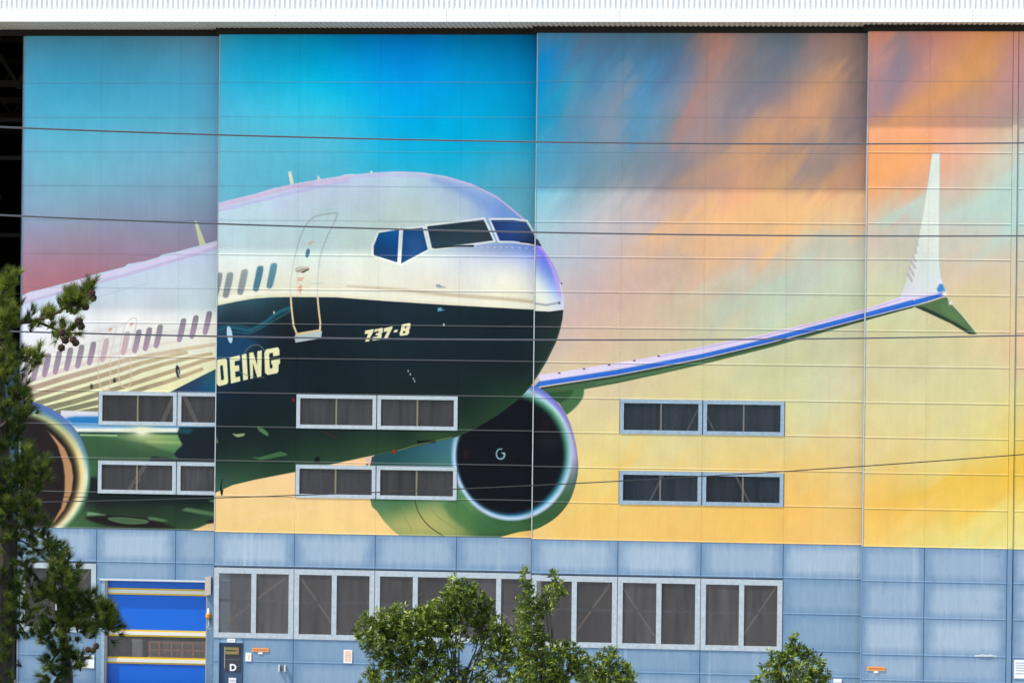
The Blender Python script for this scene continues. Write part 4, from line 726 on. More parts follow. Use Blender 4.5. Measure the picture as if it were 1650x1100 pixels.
while x < XR:                                                # fascia boards, two courses, butted every 6.8 m
    e = min(XR, x + 6.83)
    for z0, z1, dy in ((26.93, 27.178, 0.0), (27.186, 27.43, .012)):
        c = MB(); c.box(x + .004, e - .004, YF + dy, YF + .07, z0, z1); hpart(c, 'fascia_board', m_white)
    x = e
c = MB(); prof = []; x = XL                                  # soffit of ribbed sheet running back under the eave
while x < XR: prof += [(x, 0), (x + .11, 0), (x + .125, .035), (x + .19, .035)]; x += .205
prof.append((XR, 0)); n_ = len(prof)
for yy in (YF + .075, 1.4):
    for px, pz in prof: c.v.append((px, yy, 26.935 + pz))
for i in range(n_ - 1): c.quad((i, n_ + i, n_ + i + 1, i + 1))
c.box(XL, XR, YF + .13, 1.4, 26.99, 27.3); hpart(c, 'soffit', m_soffit)
for k_, (xa, xb, yy) in enumerate(((-46, -20.6, 0.0), (-21.5, -8.1, -.6), (-8.55, 4.95, -1.2), (4.5, 34, -1.8))):
    c = MB(); c.box(xa, xb, yy - .04 - .002 * k_, yy + .10, 26.69, 26.935); hpart(c, 'door_track', m_black)
c = MB(); c.box(XL - .4, XL, YF, 60, 0, 33.5); hpart(c, 'side_wall', m_white)
c = MB(); c.box(XR, XR + .4, YF, 60, 0, 33.5); hpart(c, 'side_wall', m_white)
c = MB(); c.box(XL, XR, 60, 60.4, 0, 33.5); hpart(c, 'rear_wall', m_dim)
c = MB(); c.box(XL - .6, XR + .6, YF - .3, 60.6, 33.5, 33.9); hpart(c, 'roof', m_white)
c = MB(); c.box(13.6, XR, -1.8, -1.5, 0, 26.7); hpart(c, 'front_wall', m_white)
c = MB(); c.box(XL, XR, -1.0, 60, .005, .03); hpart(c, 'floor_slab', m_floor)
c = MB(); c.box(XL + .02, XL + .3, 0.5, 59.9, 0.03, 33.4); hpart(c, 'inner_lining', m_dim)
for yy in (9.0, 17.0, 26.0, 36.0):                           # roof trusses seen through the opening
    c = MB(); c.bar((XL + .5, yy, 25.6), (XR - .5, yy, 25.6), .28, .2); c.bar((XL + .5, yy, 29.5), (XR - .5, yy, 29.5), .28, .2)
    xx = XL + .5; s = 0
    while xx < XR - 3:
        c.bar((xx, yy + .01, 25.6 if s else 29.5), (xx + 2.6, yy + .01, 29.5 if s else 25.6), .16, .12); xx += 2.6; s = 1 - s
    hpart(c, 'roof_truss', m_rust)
for yy, zz, xx in ((9.2, 24.0, -42.5), (9.2, 22.3, -42.5), (13.2, 19.0, -42.5), (13.2, 16.0, -42.5)):
    c = MB(); c.bar((xx, yy, zz), (-26.0, yy, zz), .18, .14); hpart(c, 'wall_girt', m_rust)
for xx in (-44.0, -36.5):
    c = MB(); c.box(xx - .16, xx + .16, 3.6, 3.9, .03, 25.5); hpart(c, 'column', m_rust)
for xx, yy, zz in ((-33.0, 8.0, 20.4), (-31.8, 14.0, 24.2), (-31.2, 5.0, 25.0)):
    c = MB(); c.lathe([(.03, .35), (.05, .3), (.20, 0), (.18, -.02)], xx, yy, zz, 10); hpart(c, 'lamp_hood', m_rust)

# a tall blue cabinet stands just inside the open end
cab = thing('steel_cabinet', 'tall blue steel cabinet just inside the dark open end, behind the pine', 'cabinet', (-31.3, 1.5, 0))
m_cab = mat('cabinet_blue', (0.045, 0.10, 0.17, 1), 0.5, noise=0.4, scale=3.0, stretch=(1, 1, .1))
c = MB(); c.box(-1.4, 1.1, 0, 1.2, .03, 13.7); c.build('body', m_cab, cab)
for x0 in (-1.36, -.75, -.14, .47):
    for z0, z1 in ((.1, 10.2), (11.3, 13.6)):
        c = MB(); c.box(x0, x0 + .57, -.05, -.004, z0, z1); c.build('door', m_cab, cab)
c = MB(); c.box(-1.36, 1.06, -.03, -.003, 10.3, 11.2); c.build('dark_slot', m_black, cab)

# ------------------------------------------------------------------ the sliding doors
DOOR_LABEL = {
    1: 'leftmost sliding door, painted with mauve cabin portholes, tan stripes and the cut-off left engine',
    2: 'sliding door painted with the airliner nose, cockpit panes and white lettering on its dark flank',
    3: 'sliding door painted with blue wing and orange sunset clouds, right of the airliner nose',
    4: 'sliding door painted with the upturned wing tip, plain blue sheets below',
    5: 'sliding door cut by the right photo edge, a pale yellow and blue strip'}
CUT = {  # cells (column, upper row seam) that hold windows instead of painted sheets
    1: [(1, 9), (1, 11), (2, 9), (2, 11)], 2: [(1, 9), (1, 11), (2, 9), (2, 11)], 3: [(1, 9), (1, 11), (2, 9), (2, 11)], 4: [], 5: []}
LOW = {1: [0], 2: [0, 1, 2, 3], 3: [0, 1, 2], 4: [], 5: []}   # columns with the tall windows below the mural

def sheet_panel(w, h, lip=.010, t=.03, slot=0):
    """one cladding sheet, its foot turned out into a drip edge; uv runs 0-1 over the face"""
    p = MB(); prof = [(t, 0), (-lip, 0), (-lip, .018), (0, .050), (0, h), (t, h)]
    for x in (0, w):
        for y, z in prof: p.v.append((x, y, z))
    n = 6
    for i in range(5):
        uv = [(0, prof[i][1] / h), (1, prof[i][1] / h), (1, prof[i + 1][1] / h), (0, prof[i + 1][1] / h)]
        p.quad((i, n + i, n + i + 1, i + 1), uv, slot if i in (1, 2) else 0)
    p.quad((5, n + 5, n, 0)); p.quad((0, 1, 2, 3, 4, 5)); p.quad(tuple(range(11, 5, -1)))
    return p

def clip_uv(p, x0, z0, xa, xb):
    for i, f in enumerate(p.f):
        p.uv[i] = [((x0 + p.v[j][0] - xa) / (xb - xa), (z0 + p.v[j][2] - Z0) / (Z1 - Z0)) for j in f]

doors = {}; rivet_paint = {}
blue_cache = {}
def blue_panel(d, x0, x1, z0, z1, leafx, gap=.011):
    faded = z1 > 6 or leafx > 4; key = (round(x1 - x0, 3), round(z1 - z0, 3), faded)
    if key not in blue_cache: blue_cache[key] = sheet_panel(x1 - x0 - 2 * gap, z1 - z0 - .006).mesh('panel', m_blue if faded else m_blue_dk)
    return put('panel', blue_cache[key], d, (x0 + gap - leafx, 0, z0 + .003))

for k in (1, 2, 3, 4, 5):
    Yp, xs, _, _ = LEAF[k]; x_0 = xs[0]
    d = thing('sliding_door', DOOR_LABEL[k], 'door', (x_0, Yp, 0), 'sliding doors of the hangar'); d['kind'] = 'thing'; doors[k] = d
    M_ = MURAL[k]; mm, xa, xb = M_ if isinstance(M_, tuple) else (M_, 0, 1)
    riv = MB()
    def rivet(x, z, r=.022):
        b = len(riv.v); u = ((x_0 + x - xa) / (xb - xa), (z - Z0) / (Z1 - Z0))
        for dx, dz in ((-r, 0), (0, -r), (r, 0), (0, r)): riv.v.append((x + dx, -.001, z + dz))
        riv.v.append((x, -.012, z))
        for i in range(4): riv.quad((b + i, b + (i + 1) % 4, b + 4), [u] * 3)
    for ci in range(len(xs) - 1):
        for ri in range(len(ROWS) - 1):
            z1, z0 = ROWS[ri], ROWS[ri + 1]
            a, b = xs[ci], xs[ci + 1]
            if (ci, ri - 1) in CUT[k]:
                if ri != 12: continue
                z0 = z1 - .088                                       # narrow strip over the lower of the two windows
            p = sheet_panel(b - a - .004, z1 - z0 - .006, slot=1); clip_uv(p, a + .002, z0 + .003, xa, xb)
            p.build('panel', mm, d, (a + .002 - x_0, 0, z0 + .003))
            zz = z0 + .12
            if z1 - z0 < .2: continue
            while zz < z1 - .05:
                if ci > 0 or k == 1: rivet(a - x_0 + .055, zz)
                if ci < len(xs) - 2: rivet(b - x_0 - .055, zz + .03)
                rivet((a + b) / 2 - x_0, zz)
                zz += .175
    tag(riv.build('rivets', mm, d), kind='stuff')
    # bare sheets below the painting
    for ci in range(len(xs) - 1):
        a, b = xs[ci], xs[ci + 1]
        for ri in range(5):
            z1, z0 = BLUE[ri], BLUE[ri + 1]
            if ci in LOW[k] and ri in (1, 2): continue
            if k == 1 and ci >= 1 and ri >= 1:
                continue
            if k == 2 and ci == 0 and ri >= 3:                      # round the personnel door
                if ri == 3: blue_panel(d, a, -21.09, z0, z1, x_0, .004); blue_panel(d, -20.11, b, z0, z1, x_0); blue_panel(d, -21.09, -20.11, 2.03, 2.28, x_0, .003)
                else: blue_panel(d, a, -21.09, z0, z1, x_0, .004); blue_panel(d, -20.11, b, z0, z1, x_0)
                continue
            blue_panel(d, a, b, z0, z1, x_0)
    if k == 1:                                                      # round the roll-up door
        blue_panel(d, -26.36, -23.07, 4.44, 5.154, x_0); blue_panel(d, -23.07, -19.78, 4.44, 5.154, x_0)
        blue_panel(d, -21.74, -19.78, .12, 4.44, x_0, .006); blue_panel(d, -26.36, -26.12, .12, 4.44, x_0, .006)
    # steel framework behind the sheets
    fr = MB()
    for z in ROWS[:-1] + BLUE[:3]: fr.box(.02, xs[-1] - x_0, .034, .10, z - .06, z + .06) if not (k == 1 and z < 4) else fr.box(.02, -26.4 - x_0, .034, .10, z - .06, z + .06)
    for z in BLUE[3:]:
        if k not in (1, 2): fr.box(.02, xs[-1] - x_0, .034, .10, z - .05, z + .05)
    for x in xs: fr.box(x - x_0 - .07 + (.09 if x == x_0 else 0), x - x_0 + .07, .102, .20, .1 if not (k == 1 and x > -26) else 4.5, 26.66)
    fr.build('framework', m_steel, d)
    if k in (4, 5):
        st = MB(); x1 = 10.30 - x_0 if k == 4 else 13.4 - x_0
        st.box(x1 + .012, x1 + .20, -.03, .05, .1, 6.50); st.build('edge_stile', m_blue, d)
        s2 = MB(); s2.box(x1 + .012, x1 + .20, -.03, .05, 6.516, 26.67); clip_uv(s2, x_0, 0, xa, xb); s2.build('edge_stile', mm, d)
    if k in (2, 3, 4):                                              # half-round nosing on the leading edge
        e = MB(); R_ = .019; zs = (6.53, 26.67); n_ = 7
        for z in zs:
            for i in range(n_): w = math.pi * i / (n_ - 1); e.v.append((-.004 - R_ * math.cos(w), -.004 - R_ * math.sin(w) * .75, z))
        for i in range(n_ - 1): e.quad((i, i + 1, n_ + i + 1, n_ + i))
        e.quad(tuple(range(n_))[::-1]); e.quad(tuple(range(n_, 2 * n_))); e.build('edge_nosing', m_nose, d); e = MB(); e.box(-.03, -.003, .001, .36, .1, 26.66); e.build('edge_angle', m_blue_dk, d)
    if k == 1:
        e = MB(); e.box(-.075, -.022, -.005, .16, .1, 26.66); e.build('edge_angle', m_steel, d); e = MB(); e.box(-.020, -.003, -.022, .16, .1, 26.66); e.build('edge_nosing', m_frame, d)

d = doors[4]; q0 = at(1562, 1056, -1.8); xx = q0[0] - LEAF[4][1][0]; c = MB(); n_ = 8
for i in range(n_ + 1):
    t = i / n_; s = math.sin(math.pi * t); lift = .022 * s + (.03 if i in (3, 6) else 0); x_ = xx + .2 + .85 * t
    for dy, dz in ((-.008, .0), (-.012 - .022 * s, .012 + lift * .3), (-.010 - .02 * s, .05 + lift), (-.002, .06 + lift)): c.v.append((x_, dy, q0[2] - .03 + dz))
for i in range(n_):
    for j in range(3): a = i * 4 + j; c.quad((a, a + 4, a + 5, a + 1))
tag(c.build('bent_flashing', m_frame, d), 'bent drip edge catching the light')

# ------------------------------------------------------------------ windows of the doors
def upper_window(k, ci, seam, braces):
    Yp, xs, _, _ = LEAF[k]; x_0 = xs[0]; z1, z0 = SEAM[seam], SEAM[seam + 1]
    if seam == 11: z1, z0 = z1 - .09, z0 - .02
    x0, x1 = xs[ci] - x_0 + .02, xs[ci + 1] - x_0 - .02; w = x1 - x0; h = z1 - z0; B = .15
    o = MB(); o.box(0, w, -.020, .05, 0, B); o.box(0, w, -.020, .05, h - B, h); o.box(0, B, -.018, .05, B, h - B); o.box(w - B, w, -.018, .05, B, h - B)
    win = o.build('window', m_frame if k < 3 else m_frame_blue, doors[k], (x0, 0, z0))
    mid = w / 2
    c = MB(); c.box(mid - .034, mid + .034, .002, .05, B, h - B); c.build('mullion', m_mull if k < 3 else m_mull_grey, win)
    for a, b in ((B, mid - .035), (mid + .035, w - B)):
        c = MB(); c.box(a, b, .020, .028, B, h - B); c.build('pane', m_pane if k < 3 else m_pane_blue, win)
    c = MB(); n = 24                                                 # hanging dark curtain, in folds
    for z in (.01, h - .01):
        for i in range(n + 1): c.v.append((.02 + (w - .04) * i / n, .46 + (.07 if i % 2 else 0) + .03 * random.random(), z))
    for i in range(n): c.quad((i, i + 1, n + 2 + i, n + 1 + i))
    c.build('curtain', m_liner, win)
    for (ax, ay), (bx, by), bw in braces:
        p, q = at(ax, ay, Yp + .065), at(bx, by, Yp + .065); loc = Vector((x_0 + x0, Yp, z0))
        c = MB(); c.bar(Vector(p) - loc, Vector(q) - loc, bw, .06); c.build('brace', m_tan, win)
    return win
BR = {(1, 1, 9): [((281, 637), (258, 688), .17)], (1, 2, 9): [((297, 637), (320, 688), .17)], (1, 1, 11): [((236, 746), (203, 797), .17), ((226, 770), (213, 797), .06)],
      (3, 1, 9): [((1124, 660), (1104, 700), .07)], (3, 2, 9): [((1134, 660), (1154, 700), .07)], (3, 1, 11): [((1071, 761), (1044, 812), .09)], (3, 2, 11): [((1183, 761), (1209, 812), .09)],
      }
for k in (1, 2, 3):
    for ci in (1, 2):
        for sm in (9, 11): upper_window(k, ci, sm, BR.get((k, ci, sm), []))

def lower_window(k, ci, braces):
    Yp, xs, _, _ = LEAF[k]; x_0 = xs[0]; x0, x1 = xs[ci] - x_0 + .012, xs[ci + 1] - x_0 - .012
    if k == 1 and ci == 0: x0 += .05
    z1, z0 = 5.07, 2.24; w, h = x1 - x0, z1 - z0; B = .20; mid = w / 2
    o = MB(); o.box(0, w, -.024, .05, 0, B); o.box(0, w, -.024, .05, h - B - .02, h); o.box(0, B, -.021, .05, B, h - B - .02); o.box(w - B, w, -.021, .05, B, h - B - .02); o.box(mid - .10, mid + .10, -.021, .05, B, h - B - .02)
    win = o.build('window', m_frame, doors[k], (x0, 0, z0))
    for a, b in ((B, mid - .10), (mid + .10, w - B)):
        c = MB(); c.box(a, b, .022, .03, B, h - B - .02); c.build('pane', m_mesh, win)
    c = MB(); c.box(B, w - B, .052, .066, 1.46, 1.53); c.build('rail', m_tan, win)
    loc = Vector((x_0 + x0, Yp, z0))
    for (ax, ay), (bx, by), bw in braces:
        c = MB(); c.bar(Vector(at(ax, ay, Yp + .095)) - loc, Vector(at(bx, by, Yp + .095)) - loc, bw, .04); c.build('brace', m_tan, win)
LB = {(2, 0): [((366, 1003), (466, 925), .10)], (2, 1): [((485, 931), (548, 1023), .10)], (2, 2): [((610, 1000), (680, 955), .05)], (2, 3): [((822, 1000), (858, 1040), .08), ((745, 935), (838, 1010), .08)], (3, 0): [((929, 1016), (983, 940), .09)], (3, 1): [((1000, 940), (1054, 1024), .09), ((1062, 1030), (1075, 1044), .08)], (3, 2): [((1195, 1027), (1254, 939), .09), ((1183, 1044), (1192, 1030), .08)], (1, 0): [((125, 945), (150, 912), .09)]}
for k, cs in LOW.items():
    for ci in cs: lower_window(k, ci, LB.get((k, ci), []))

# ------------------------------------------------------------------ roll-up door in the leftmost sliding door
x_0 = LEAF[1][1][0]; XA, XB, ZT = -25.93, -21.78, 4.40
m_curt = mat('blue_vinyl', base(0, 108, 228), 0.35, spec=.4, noise=.04, scale=.8)
m_yel = mat('yellow_band', base(240, 204, 34), 0.5); m_wht = mat('white_band', base(240, 242, 236), 0.5)
m_jamb = mat('galvanised_jamb', base(172, 176, 172), 0.5, noise=.1, scale=8.0)
D = .23
def zq(y, x=250): return float(at(x, y, D)[2])
rs = [(zq(1100) - 2.0, zq(1069)), (zq(1025), zq(958)), (zq(947.5), ZT - .03)]
cur = MB()
for z0, z1 in rs: cur.box(XA + .02 - x_0, XB - .02 - x_0, D, D + .03, max(.06, z0), z1)
roll = cur.build('roll_up_door', m_curt, doors[1]); tag(roll, 'blue roll-up door with yellow-edged white bands')
for ya, yb in ((947.5, 958), (1014.5, 1025), (1058.5, 1069)):
    zt, zb = zq(ya), zq(yb); hh = zt - zb
    c = MB(); c.box(XA + .02 - x_0, XB - .02 - x_0, D - .03, D + .03, zb, zt); c.build('yellow_band', m_yel, roll)
    c = MB(); c.box(XA + .02 - x_0, XB - .02 - x_0, D - .045, D - .032, zb + hh * .24, zt - hh * .24); c.build('white_band', m_wht, roll)
c = MB(); c.box(XA + .02 - x_0, XB - .02 - x_0, D + .005, D + .012, zq(1058.5), zq(1025)); c.build('clear_strip', m_vinyl, roll)
c = MB(); c.box(XA - .20 - x_0, XA - .06 - x_0, -.01, D + .1, .06, ZT + .03); c.build('jamb', m_frame_blue, roll)
c = MB(); c.box(XA - .058 - x_0, XA + .018 - x_0, .03, D + .1, .06, ZT); c.build('jamb', m_jamb, roll)
c = MB(); c.box(XB + .002 - x_0, XB + .05 - x_0, .0, D + .1, .06, ZT); c.build('jamb', m_jamb, roll)
c = MB(); c.box(XA - .30 - x_0, XB + .12 - x_0, -.045, D + .1, ZT + .002, ZT + .062); c.build('lintel', m_trim, roll)
m_crate = mat('brown_crate_wood', (0.62, 0.34, 0.19, 1), 0.8, noise=.25, scale=5.0)
m_crate_dk = mat('grey_crate', (0.27, 0.22, 0.20, 1), 0.8, noise=.3, scale=3.0)
z_lo, z_hi = zq(1060), zq(1024)
cr = thing('wooden_crate', 'brown slatted timber crate seen through the clear strip of the blue roll-up door', 'crate', (-23.3, D + .07, .03))
c = MB(); c.box(-.95, 1.5, .09, .12, z_lo - .6, z_hi - .22); c.build('back_board', m_crate_dk, cr)
for xx in (-.9, -.5, .0, .45, .9, 1.4): c = MB(); c.box(xx, xx + .07, .0, .06, 0, z_hi - .26); c.build('slat', m_crate, cr)
for zz in (z_hi - .26, z_lo + .35, z_lo + .05): c = MB(); c.box(-.95, 1.5, -.03, -.002, zz - .06, zz); c.build('rail', m_crate, cr)
bx = thing('carton', 'pale grey carton standing left of the crate behind the clear strip', 'box', (-24.9, D + .05, .03))
c = MB(); c.box(0, .42, 0, .5, 0, z_hi - .28); c.build('carton_body', mat('grey_card', (.34, .36, .38, 1), .8), bx); c = MB(); c.box(-.02, .44, -.02, .52, z_hi - .278, z_hi - .18); c.build('lid', mat('pale_card', (.45, .46, .46, 1), .8), bx)

# ------------------------------------------------------------------ personnel door under the big windows
x_0 = LEAF[2][1][0]; m_pd = mat('navy_door', base(62, 92, 126), 0.5, noise=.1, scale=3.0); m_pg = mat('dark_glazing', (0.03, 0.035, 0.045, 1), 0.15, spec=.5)
pd = MB(); pd.box(.274, 1.216, .07, .11, .10, 1.99); pdo = pd.build('personnel_door', m_pd, doors[2])
for a, b, z0, z1 in ((.252, .272, .1, 2.0), (1.218, 1.228, .1, 2.0), (.252, 1.228, 2.0, 2.024)):
    c = MB(); c.box(a, b, -.015, .12, z0, z1); c.build('frame', m_pd, pdo)
c = MB(); c.box(.50, 1.12, .055, .068, .86, 1.90); c.build('pane', m_pg, pdo)
for zz in (1.33, 1.07): c = MB(); c.box(.50, 1.12, .045, .0535, zz, zz + .02); c.build('glazing_bar', m_steel, pdo)
c = MB(); c.box(.46, .49, .02, .068, .98, 1.86); c.build('handle', m_jamb, pdo)

# ------------------------------------------------------------------ notices and fittings on the wall
def wall_pt(x, y, Y, out=.03): return at(x, y, Y - out)
def notice(name, label, cat, k, x0, y0, x1, y1, mt, marks=(), deep=.015, Y=None, group=None):
    """a plate fixed to the wall, corners given where the photograph shows them"""
    Yp = LEAF[k][0] if Y is None else Y; p, q = at(x0, y1, Yp - .02), at(x1, y0, Yp - .02); w, h = q[0] - p[0], q[2] - p[2]
    o = MB(); o.box(0, w, -deep, 0, 0, h); b = o.build(name, mt, None, (p[0], Yp - .012, p[2])); tag(b, label, cat, group)
    for u0, v0, u1, v1, m2 in marks:
        c = MB(); c.box(u0 * w, u1 * w, -deep - .004, -deep - .0006, (1 - v1) * h, (1 - v0) * h); c.build('marking', m2, b)
    return b
m_or = mat('orange_enamel', base(244, 176, 114), 0.5); m_ink = mat('dark_print', (0.05, 0.05, 0.055, 1), 0.7); m_ora = mat('orange_print', base(250, 216, 186), 0.7); m_ylw = mat('faded_yellow', base(146, 142, 88), 0.6); m_plate = mat('white_plate', (0.80, 0.81, 0.82, 1), 0.5); m_gry = mat('grey_print', (0.42, 0.44, 0.46, 1), 0.7)
notice('wall_sign', 'small white plate over the navy personnel door, under the first tall window', 'sign', 2, 366, 1028.5, 379, 1034, m_plate, [(.15, .4, .85, .6, m_gry)])
notice('door_sign', 'faded yellow notice at the top of the navy personnel door', 'sign', 2, 361.5, 1042, 385, 1053, m_ylw, [(.1, .38, .78, .58, m_ink), (.86, .15, .95, .9, mat('red_print', (.3, .12, .06, 1), .7))], Y=-.545)
notice('door_sign', 'white lower plate below the letter D on the navy personnel door', 'sign', 2, 368.5, 1091.5, 380.5, 1099.5, m_plate, [(.15, .3, .35, .7, m_gry), (.42, .3, .62, .7, m_gry), (.7, .3, .9, .7, m_gry)], Y=-.548)
notice('wall_notice', 'white paper notice with yellow centre right beside the navy personnel door', 'notice', 2, 395.5, 1051, 405, 1064.5, m_plate, [(.42, .25, .72, .8, mat('yellow_print', base(246, 226, 150), .7))])
notice('orange_strip', 'orange strip sign right of the navy personnel door', 'sign', 2, 406, 1043.5, 433, 1049, m_or, [(.06, .38, .94, .62, mat('dark_orange', base(206, 110, 44), .6))])
notice('wall_tag', 'tiny white tag under the orange strip near the navy personnel door', 'tag', 2, 416, 1050, 423, 1053, m_plate)
notice('wall_notice', 'tall white notice with pale orange pictures left of the round bushy tree', 'notice', 2, 553.5, 1046.5, 567.5, 1067.5, m_plate, [(.12, .08, .88, .4, m_ora), (.12, .46, .48, .86, m_ora), (.54, .46, .88, .86, m_ora), (.12, .42, .88, .45, m_gry)])
notice('orange_strip', 'orange strip sign low on the plain blue sheets right of the far right tree', 'sign', 4, 1397, 1073.5, 1426, 1079.5, m_or, [(.06, .38, .94, .62, mat('dark_orange', base(206, 110, 44), .6))])
notice('wall_tag', 'tiny white tag under the orange strip on the plain blue sheets', 'tag', 4, 1408, 1080.5, 1415, 1083.5, m_plate)
notice('wall_notice', 'white printed notice cut by the right edge of the photo', 'notice', 5, 1634, 1063, 1660, 1092, m_plate, [(.08, v, .92, v + .06, m_gry) for v in (.12, .26, .4, .54)] + [(.08, .7, .6, .76, m_gry)])
notice('wall_notice', 'white plate with small grey print between the pine and the blue roll-up door', 'notice', 1, 118, 1055, 152, 1075, m_plate, [(.2, .25, .75, .38, m_gry), (.30, .55, .42, .75, m_gry), (.45, .55, .56, .75, m_gry), (.6, .55, .7, .75, m_gry)])
notice('vent_hood', 'small white vent hood beside the far right tree', 'vent', 3, 1343, 1093.5, 1356, 1102, m_plate, [(0, .45, 1, .55, m_gry)], deep=.12)
# the letter on the personnel door
cu = bpy.data.curves.new('letter', 'FONT'); cu.body = 'D'; cu.size = .38; cu.extrude = .004; cu.offset = .012; tmp = bpy.data.objects.new('letter', cu); COL.objects.link(tmp)
bpy.context.view_layer.update(); lm = bpy.data.meshes.new_from_object(tmp.evaluated_get(bpy.context.evaluated_depsgraph_get())); bpy.data.objects.remove(tmp)
lm.materials.clear(); lm.materials.append(m_plate); lp = at(369.7, 1079.5, -.56)
lo = put('door_letter', lm, None, (lp[0], -.56, lp[2])); lo.rotation_euler = (math.pi / 2, 0, 0); tag(lo, 'white letter D on the dark pane of the navy personnel door', 'letter')
# switch box, beacon and door operator
p = at(449, 1080.5, -.6); sb = thing('pull_handle', 'small steel pull handle with two bright bars on the blue sheet', 'handle', (p[0], -.612, p[2]))
for a in (0.0, .24): c = MB(); c.box(a, a + .055, -.10, -.001, 0, .26); c.build('bar', m_trim, sb)
c = MB(); c.box(.056, .239, -.03, -.002, .02, .24); c.build('recess', m_steel, sb)
p = at(337, 993, 0.0); be = thing('beacon', 'orange warning beacon with white cap beside the blue roll-up door', 'beacon', (p[0], -.14, p[2]))
m_amber = mat('amber_lens', base(240, 150, 40), 0.25, spec=.5); c = MB(); c.lathe([(.02, -.06), (.09, -.05), (.12, .0), (.115, .12), (.09, .15)], 0, 0, 0, 14); c.build('lens', m_amber, be)
c = MB(); c.lathe([(.06, .151), (.062, .22), (.04, .32), (.03, .36)], 0, 0, 0, 12); c.build('cap', m_plate, be)
c = MB(); c.tube([(0, 0, -.06), (.01, .0, -.3), (-.02, 0, -.42), (.06, .02, -.5), (.2, .1, -.42)], [.02] * 5, 6); c.build('cable', m_trim, be); c = MB(); c.box(-.05, .05, .05, .125, -.12, .0); c.build('bracket', m_steel, be)
p = at(331, 958, 0.0); op = thing('door_operator', 'beige operator box at the upper right corner of the blue roll-up door', 'operator', (p[0], -.012, p[2]))
m_beige = mat('beige_enamel', base(208, 200, 190), 0.5); c = MB(); c.box(0, .14, -.12, 0, 0, .74); c.build('housing', m_beige, op); c = MB(); c.box(.142, .25, -.14, 0, .02, .76); c.build('cover', m_beige, op)
c = MB(); c.box(.252, .30, -.06, 0, .24, .36); c.build('junction_box', m_steel, op)
c = MB()
for y_ in (1052, 1068, 1084): q = at(342, y_, 0); c.box(q[0] - .06, q[0] + .06, -.05, -.012, q[2] - .03, q[2] + .03)
q0, q1 = at(341, 1040, 0), at(341, 1098, 0); c.tube([(q0[0], -.05, q0[2]), (q1[0], -.05, q1[2])], [.016, .016], 6)
tag(c.build('conduit', m_frame_blue), 'thin pale conduit with clips down the right jamb of the roll-up door', 'conduit')

# ------------------------------------------------------------------ overhead wires
m_wire = mat('weathered_cable', (0.13, 0.13, 0.14, 1), 0.4, metal=.2); m_cable = mat('black_cable', (0.03, 0.03, 0.03, 1), 0.6)
def wire(pts, Y0, Y1, rad, label, mt, ext):
    """cable through photo points, its depth running from Y0 to Y1, carried on past the frame"""
    xs_ = [q[0] for q in pts]; ys_ = [q[1] for q in pts]; co = np.polyfit(xs_, ys_, 2); P = []
    for x in np.linspace(-ext, 1650 + ext, 60):
        t = x / 1650.0
        P.append(at(x, np.polyval(co, x), Y0 + (Y1 - Y0) * t))
    c = MB(); c.tube(P, [rad] * len(P), 8); return tag(c.build('overhead_wire', mt), label, 'wire')
wire([(0, 205), (413, 219), (826, 228.5), (1239, 232), (1650, 230.5)], -52, -40, .0185, 'topmost grey overhead wire, crossing the bright blue painted sky', m_wire, 700)
wire([(0, 347), (413, 362), (826, 374), (1239, 379.5), (1650, 380)], -52, -40, .0185, 'grey overhead wire crossing the painted cockpit panes', m_wire, 700)
wire([(120, 536.5), (413, 543), (826, 547.5), (1239, 546), (1650, 540.5)], -52, -40, .018, 'grey overhead wire crossing the white numbers and painted wing', m_wire, 700)
wire([(350, 800.5), (600, 795.5), (930, 777), (1237, 760.5), (1650, 732)], -44, -40, .013, 'thin black slanting cable, lowest of the wires, crossing the engine', m_cable, 500)

# ------------------------------------------------------------------ trees
def leaf_material(name, dark, light, trans, rough, spec=.36):
    m = bpy.data.materials.new(name); m.use_nodes = True; n, l = m.node_tree.nodes, m.node_tree.links; b = n['Principled BSDF']; out = n['Material Output']
    at_ = n.new('ShaderNodeAttribute'); at_.attribute_name = 'tint'; mx = n.new('ShaderNodeMix'); mx.data_type = 'RGBA'; mx.inputs[6].default_value = dark; mx.inputs[7].default_value = light; l.new(at_.outputs['Fac'], mx.inputs[0])
    l.new(mx.outputs[2], b.inputs['Base Color']); b.inputs['Roughness'].default_value = rough; b.inputs['Specular IOR Level'].default_value = spec
    tl = n.new('ShaderNodeBsdfTranslucent'); l.new(mx.outputs[2], tl.inputs[0]); ms = n.new('ShaderNodeMixShader'); ms.inputs[0].default_value = trans; l.new(b.outputs[0], ms.inputs[1]); l.new(tl.outputs[0], ms.inputs[2]); l.new(ms.outputs[0], out.inputs[0])
    return m
m_leaf = leaf_material('glossy_leaf', (0.018, 0.046, 0.006, 1), (0.23, 0.30, 0.034, 1), .22, .40)
m_needle = leaf_material('pine_needle', (0.015, 0.042, 0.014, 1), (0.29, 0.34, 0.045, 1), .28, .5, .16)
m_bark = mat('grey_brown_bark', (0.060, 0.046, 0.036, 1), 0.9, noise=.35, scale=7.0, stretch=(1, 1, .35), bump=.6)
m_twig = mat('twig_bark', (0.09, 0.07, 0.05, 1), 0.9, noise=.3, scale=6.0)
m_cone = mat('brown_cone', (0.062, 0.032, 0.018, 1), 0.8, noise=.4, scale=30.0)

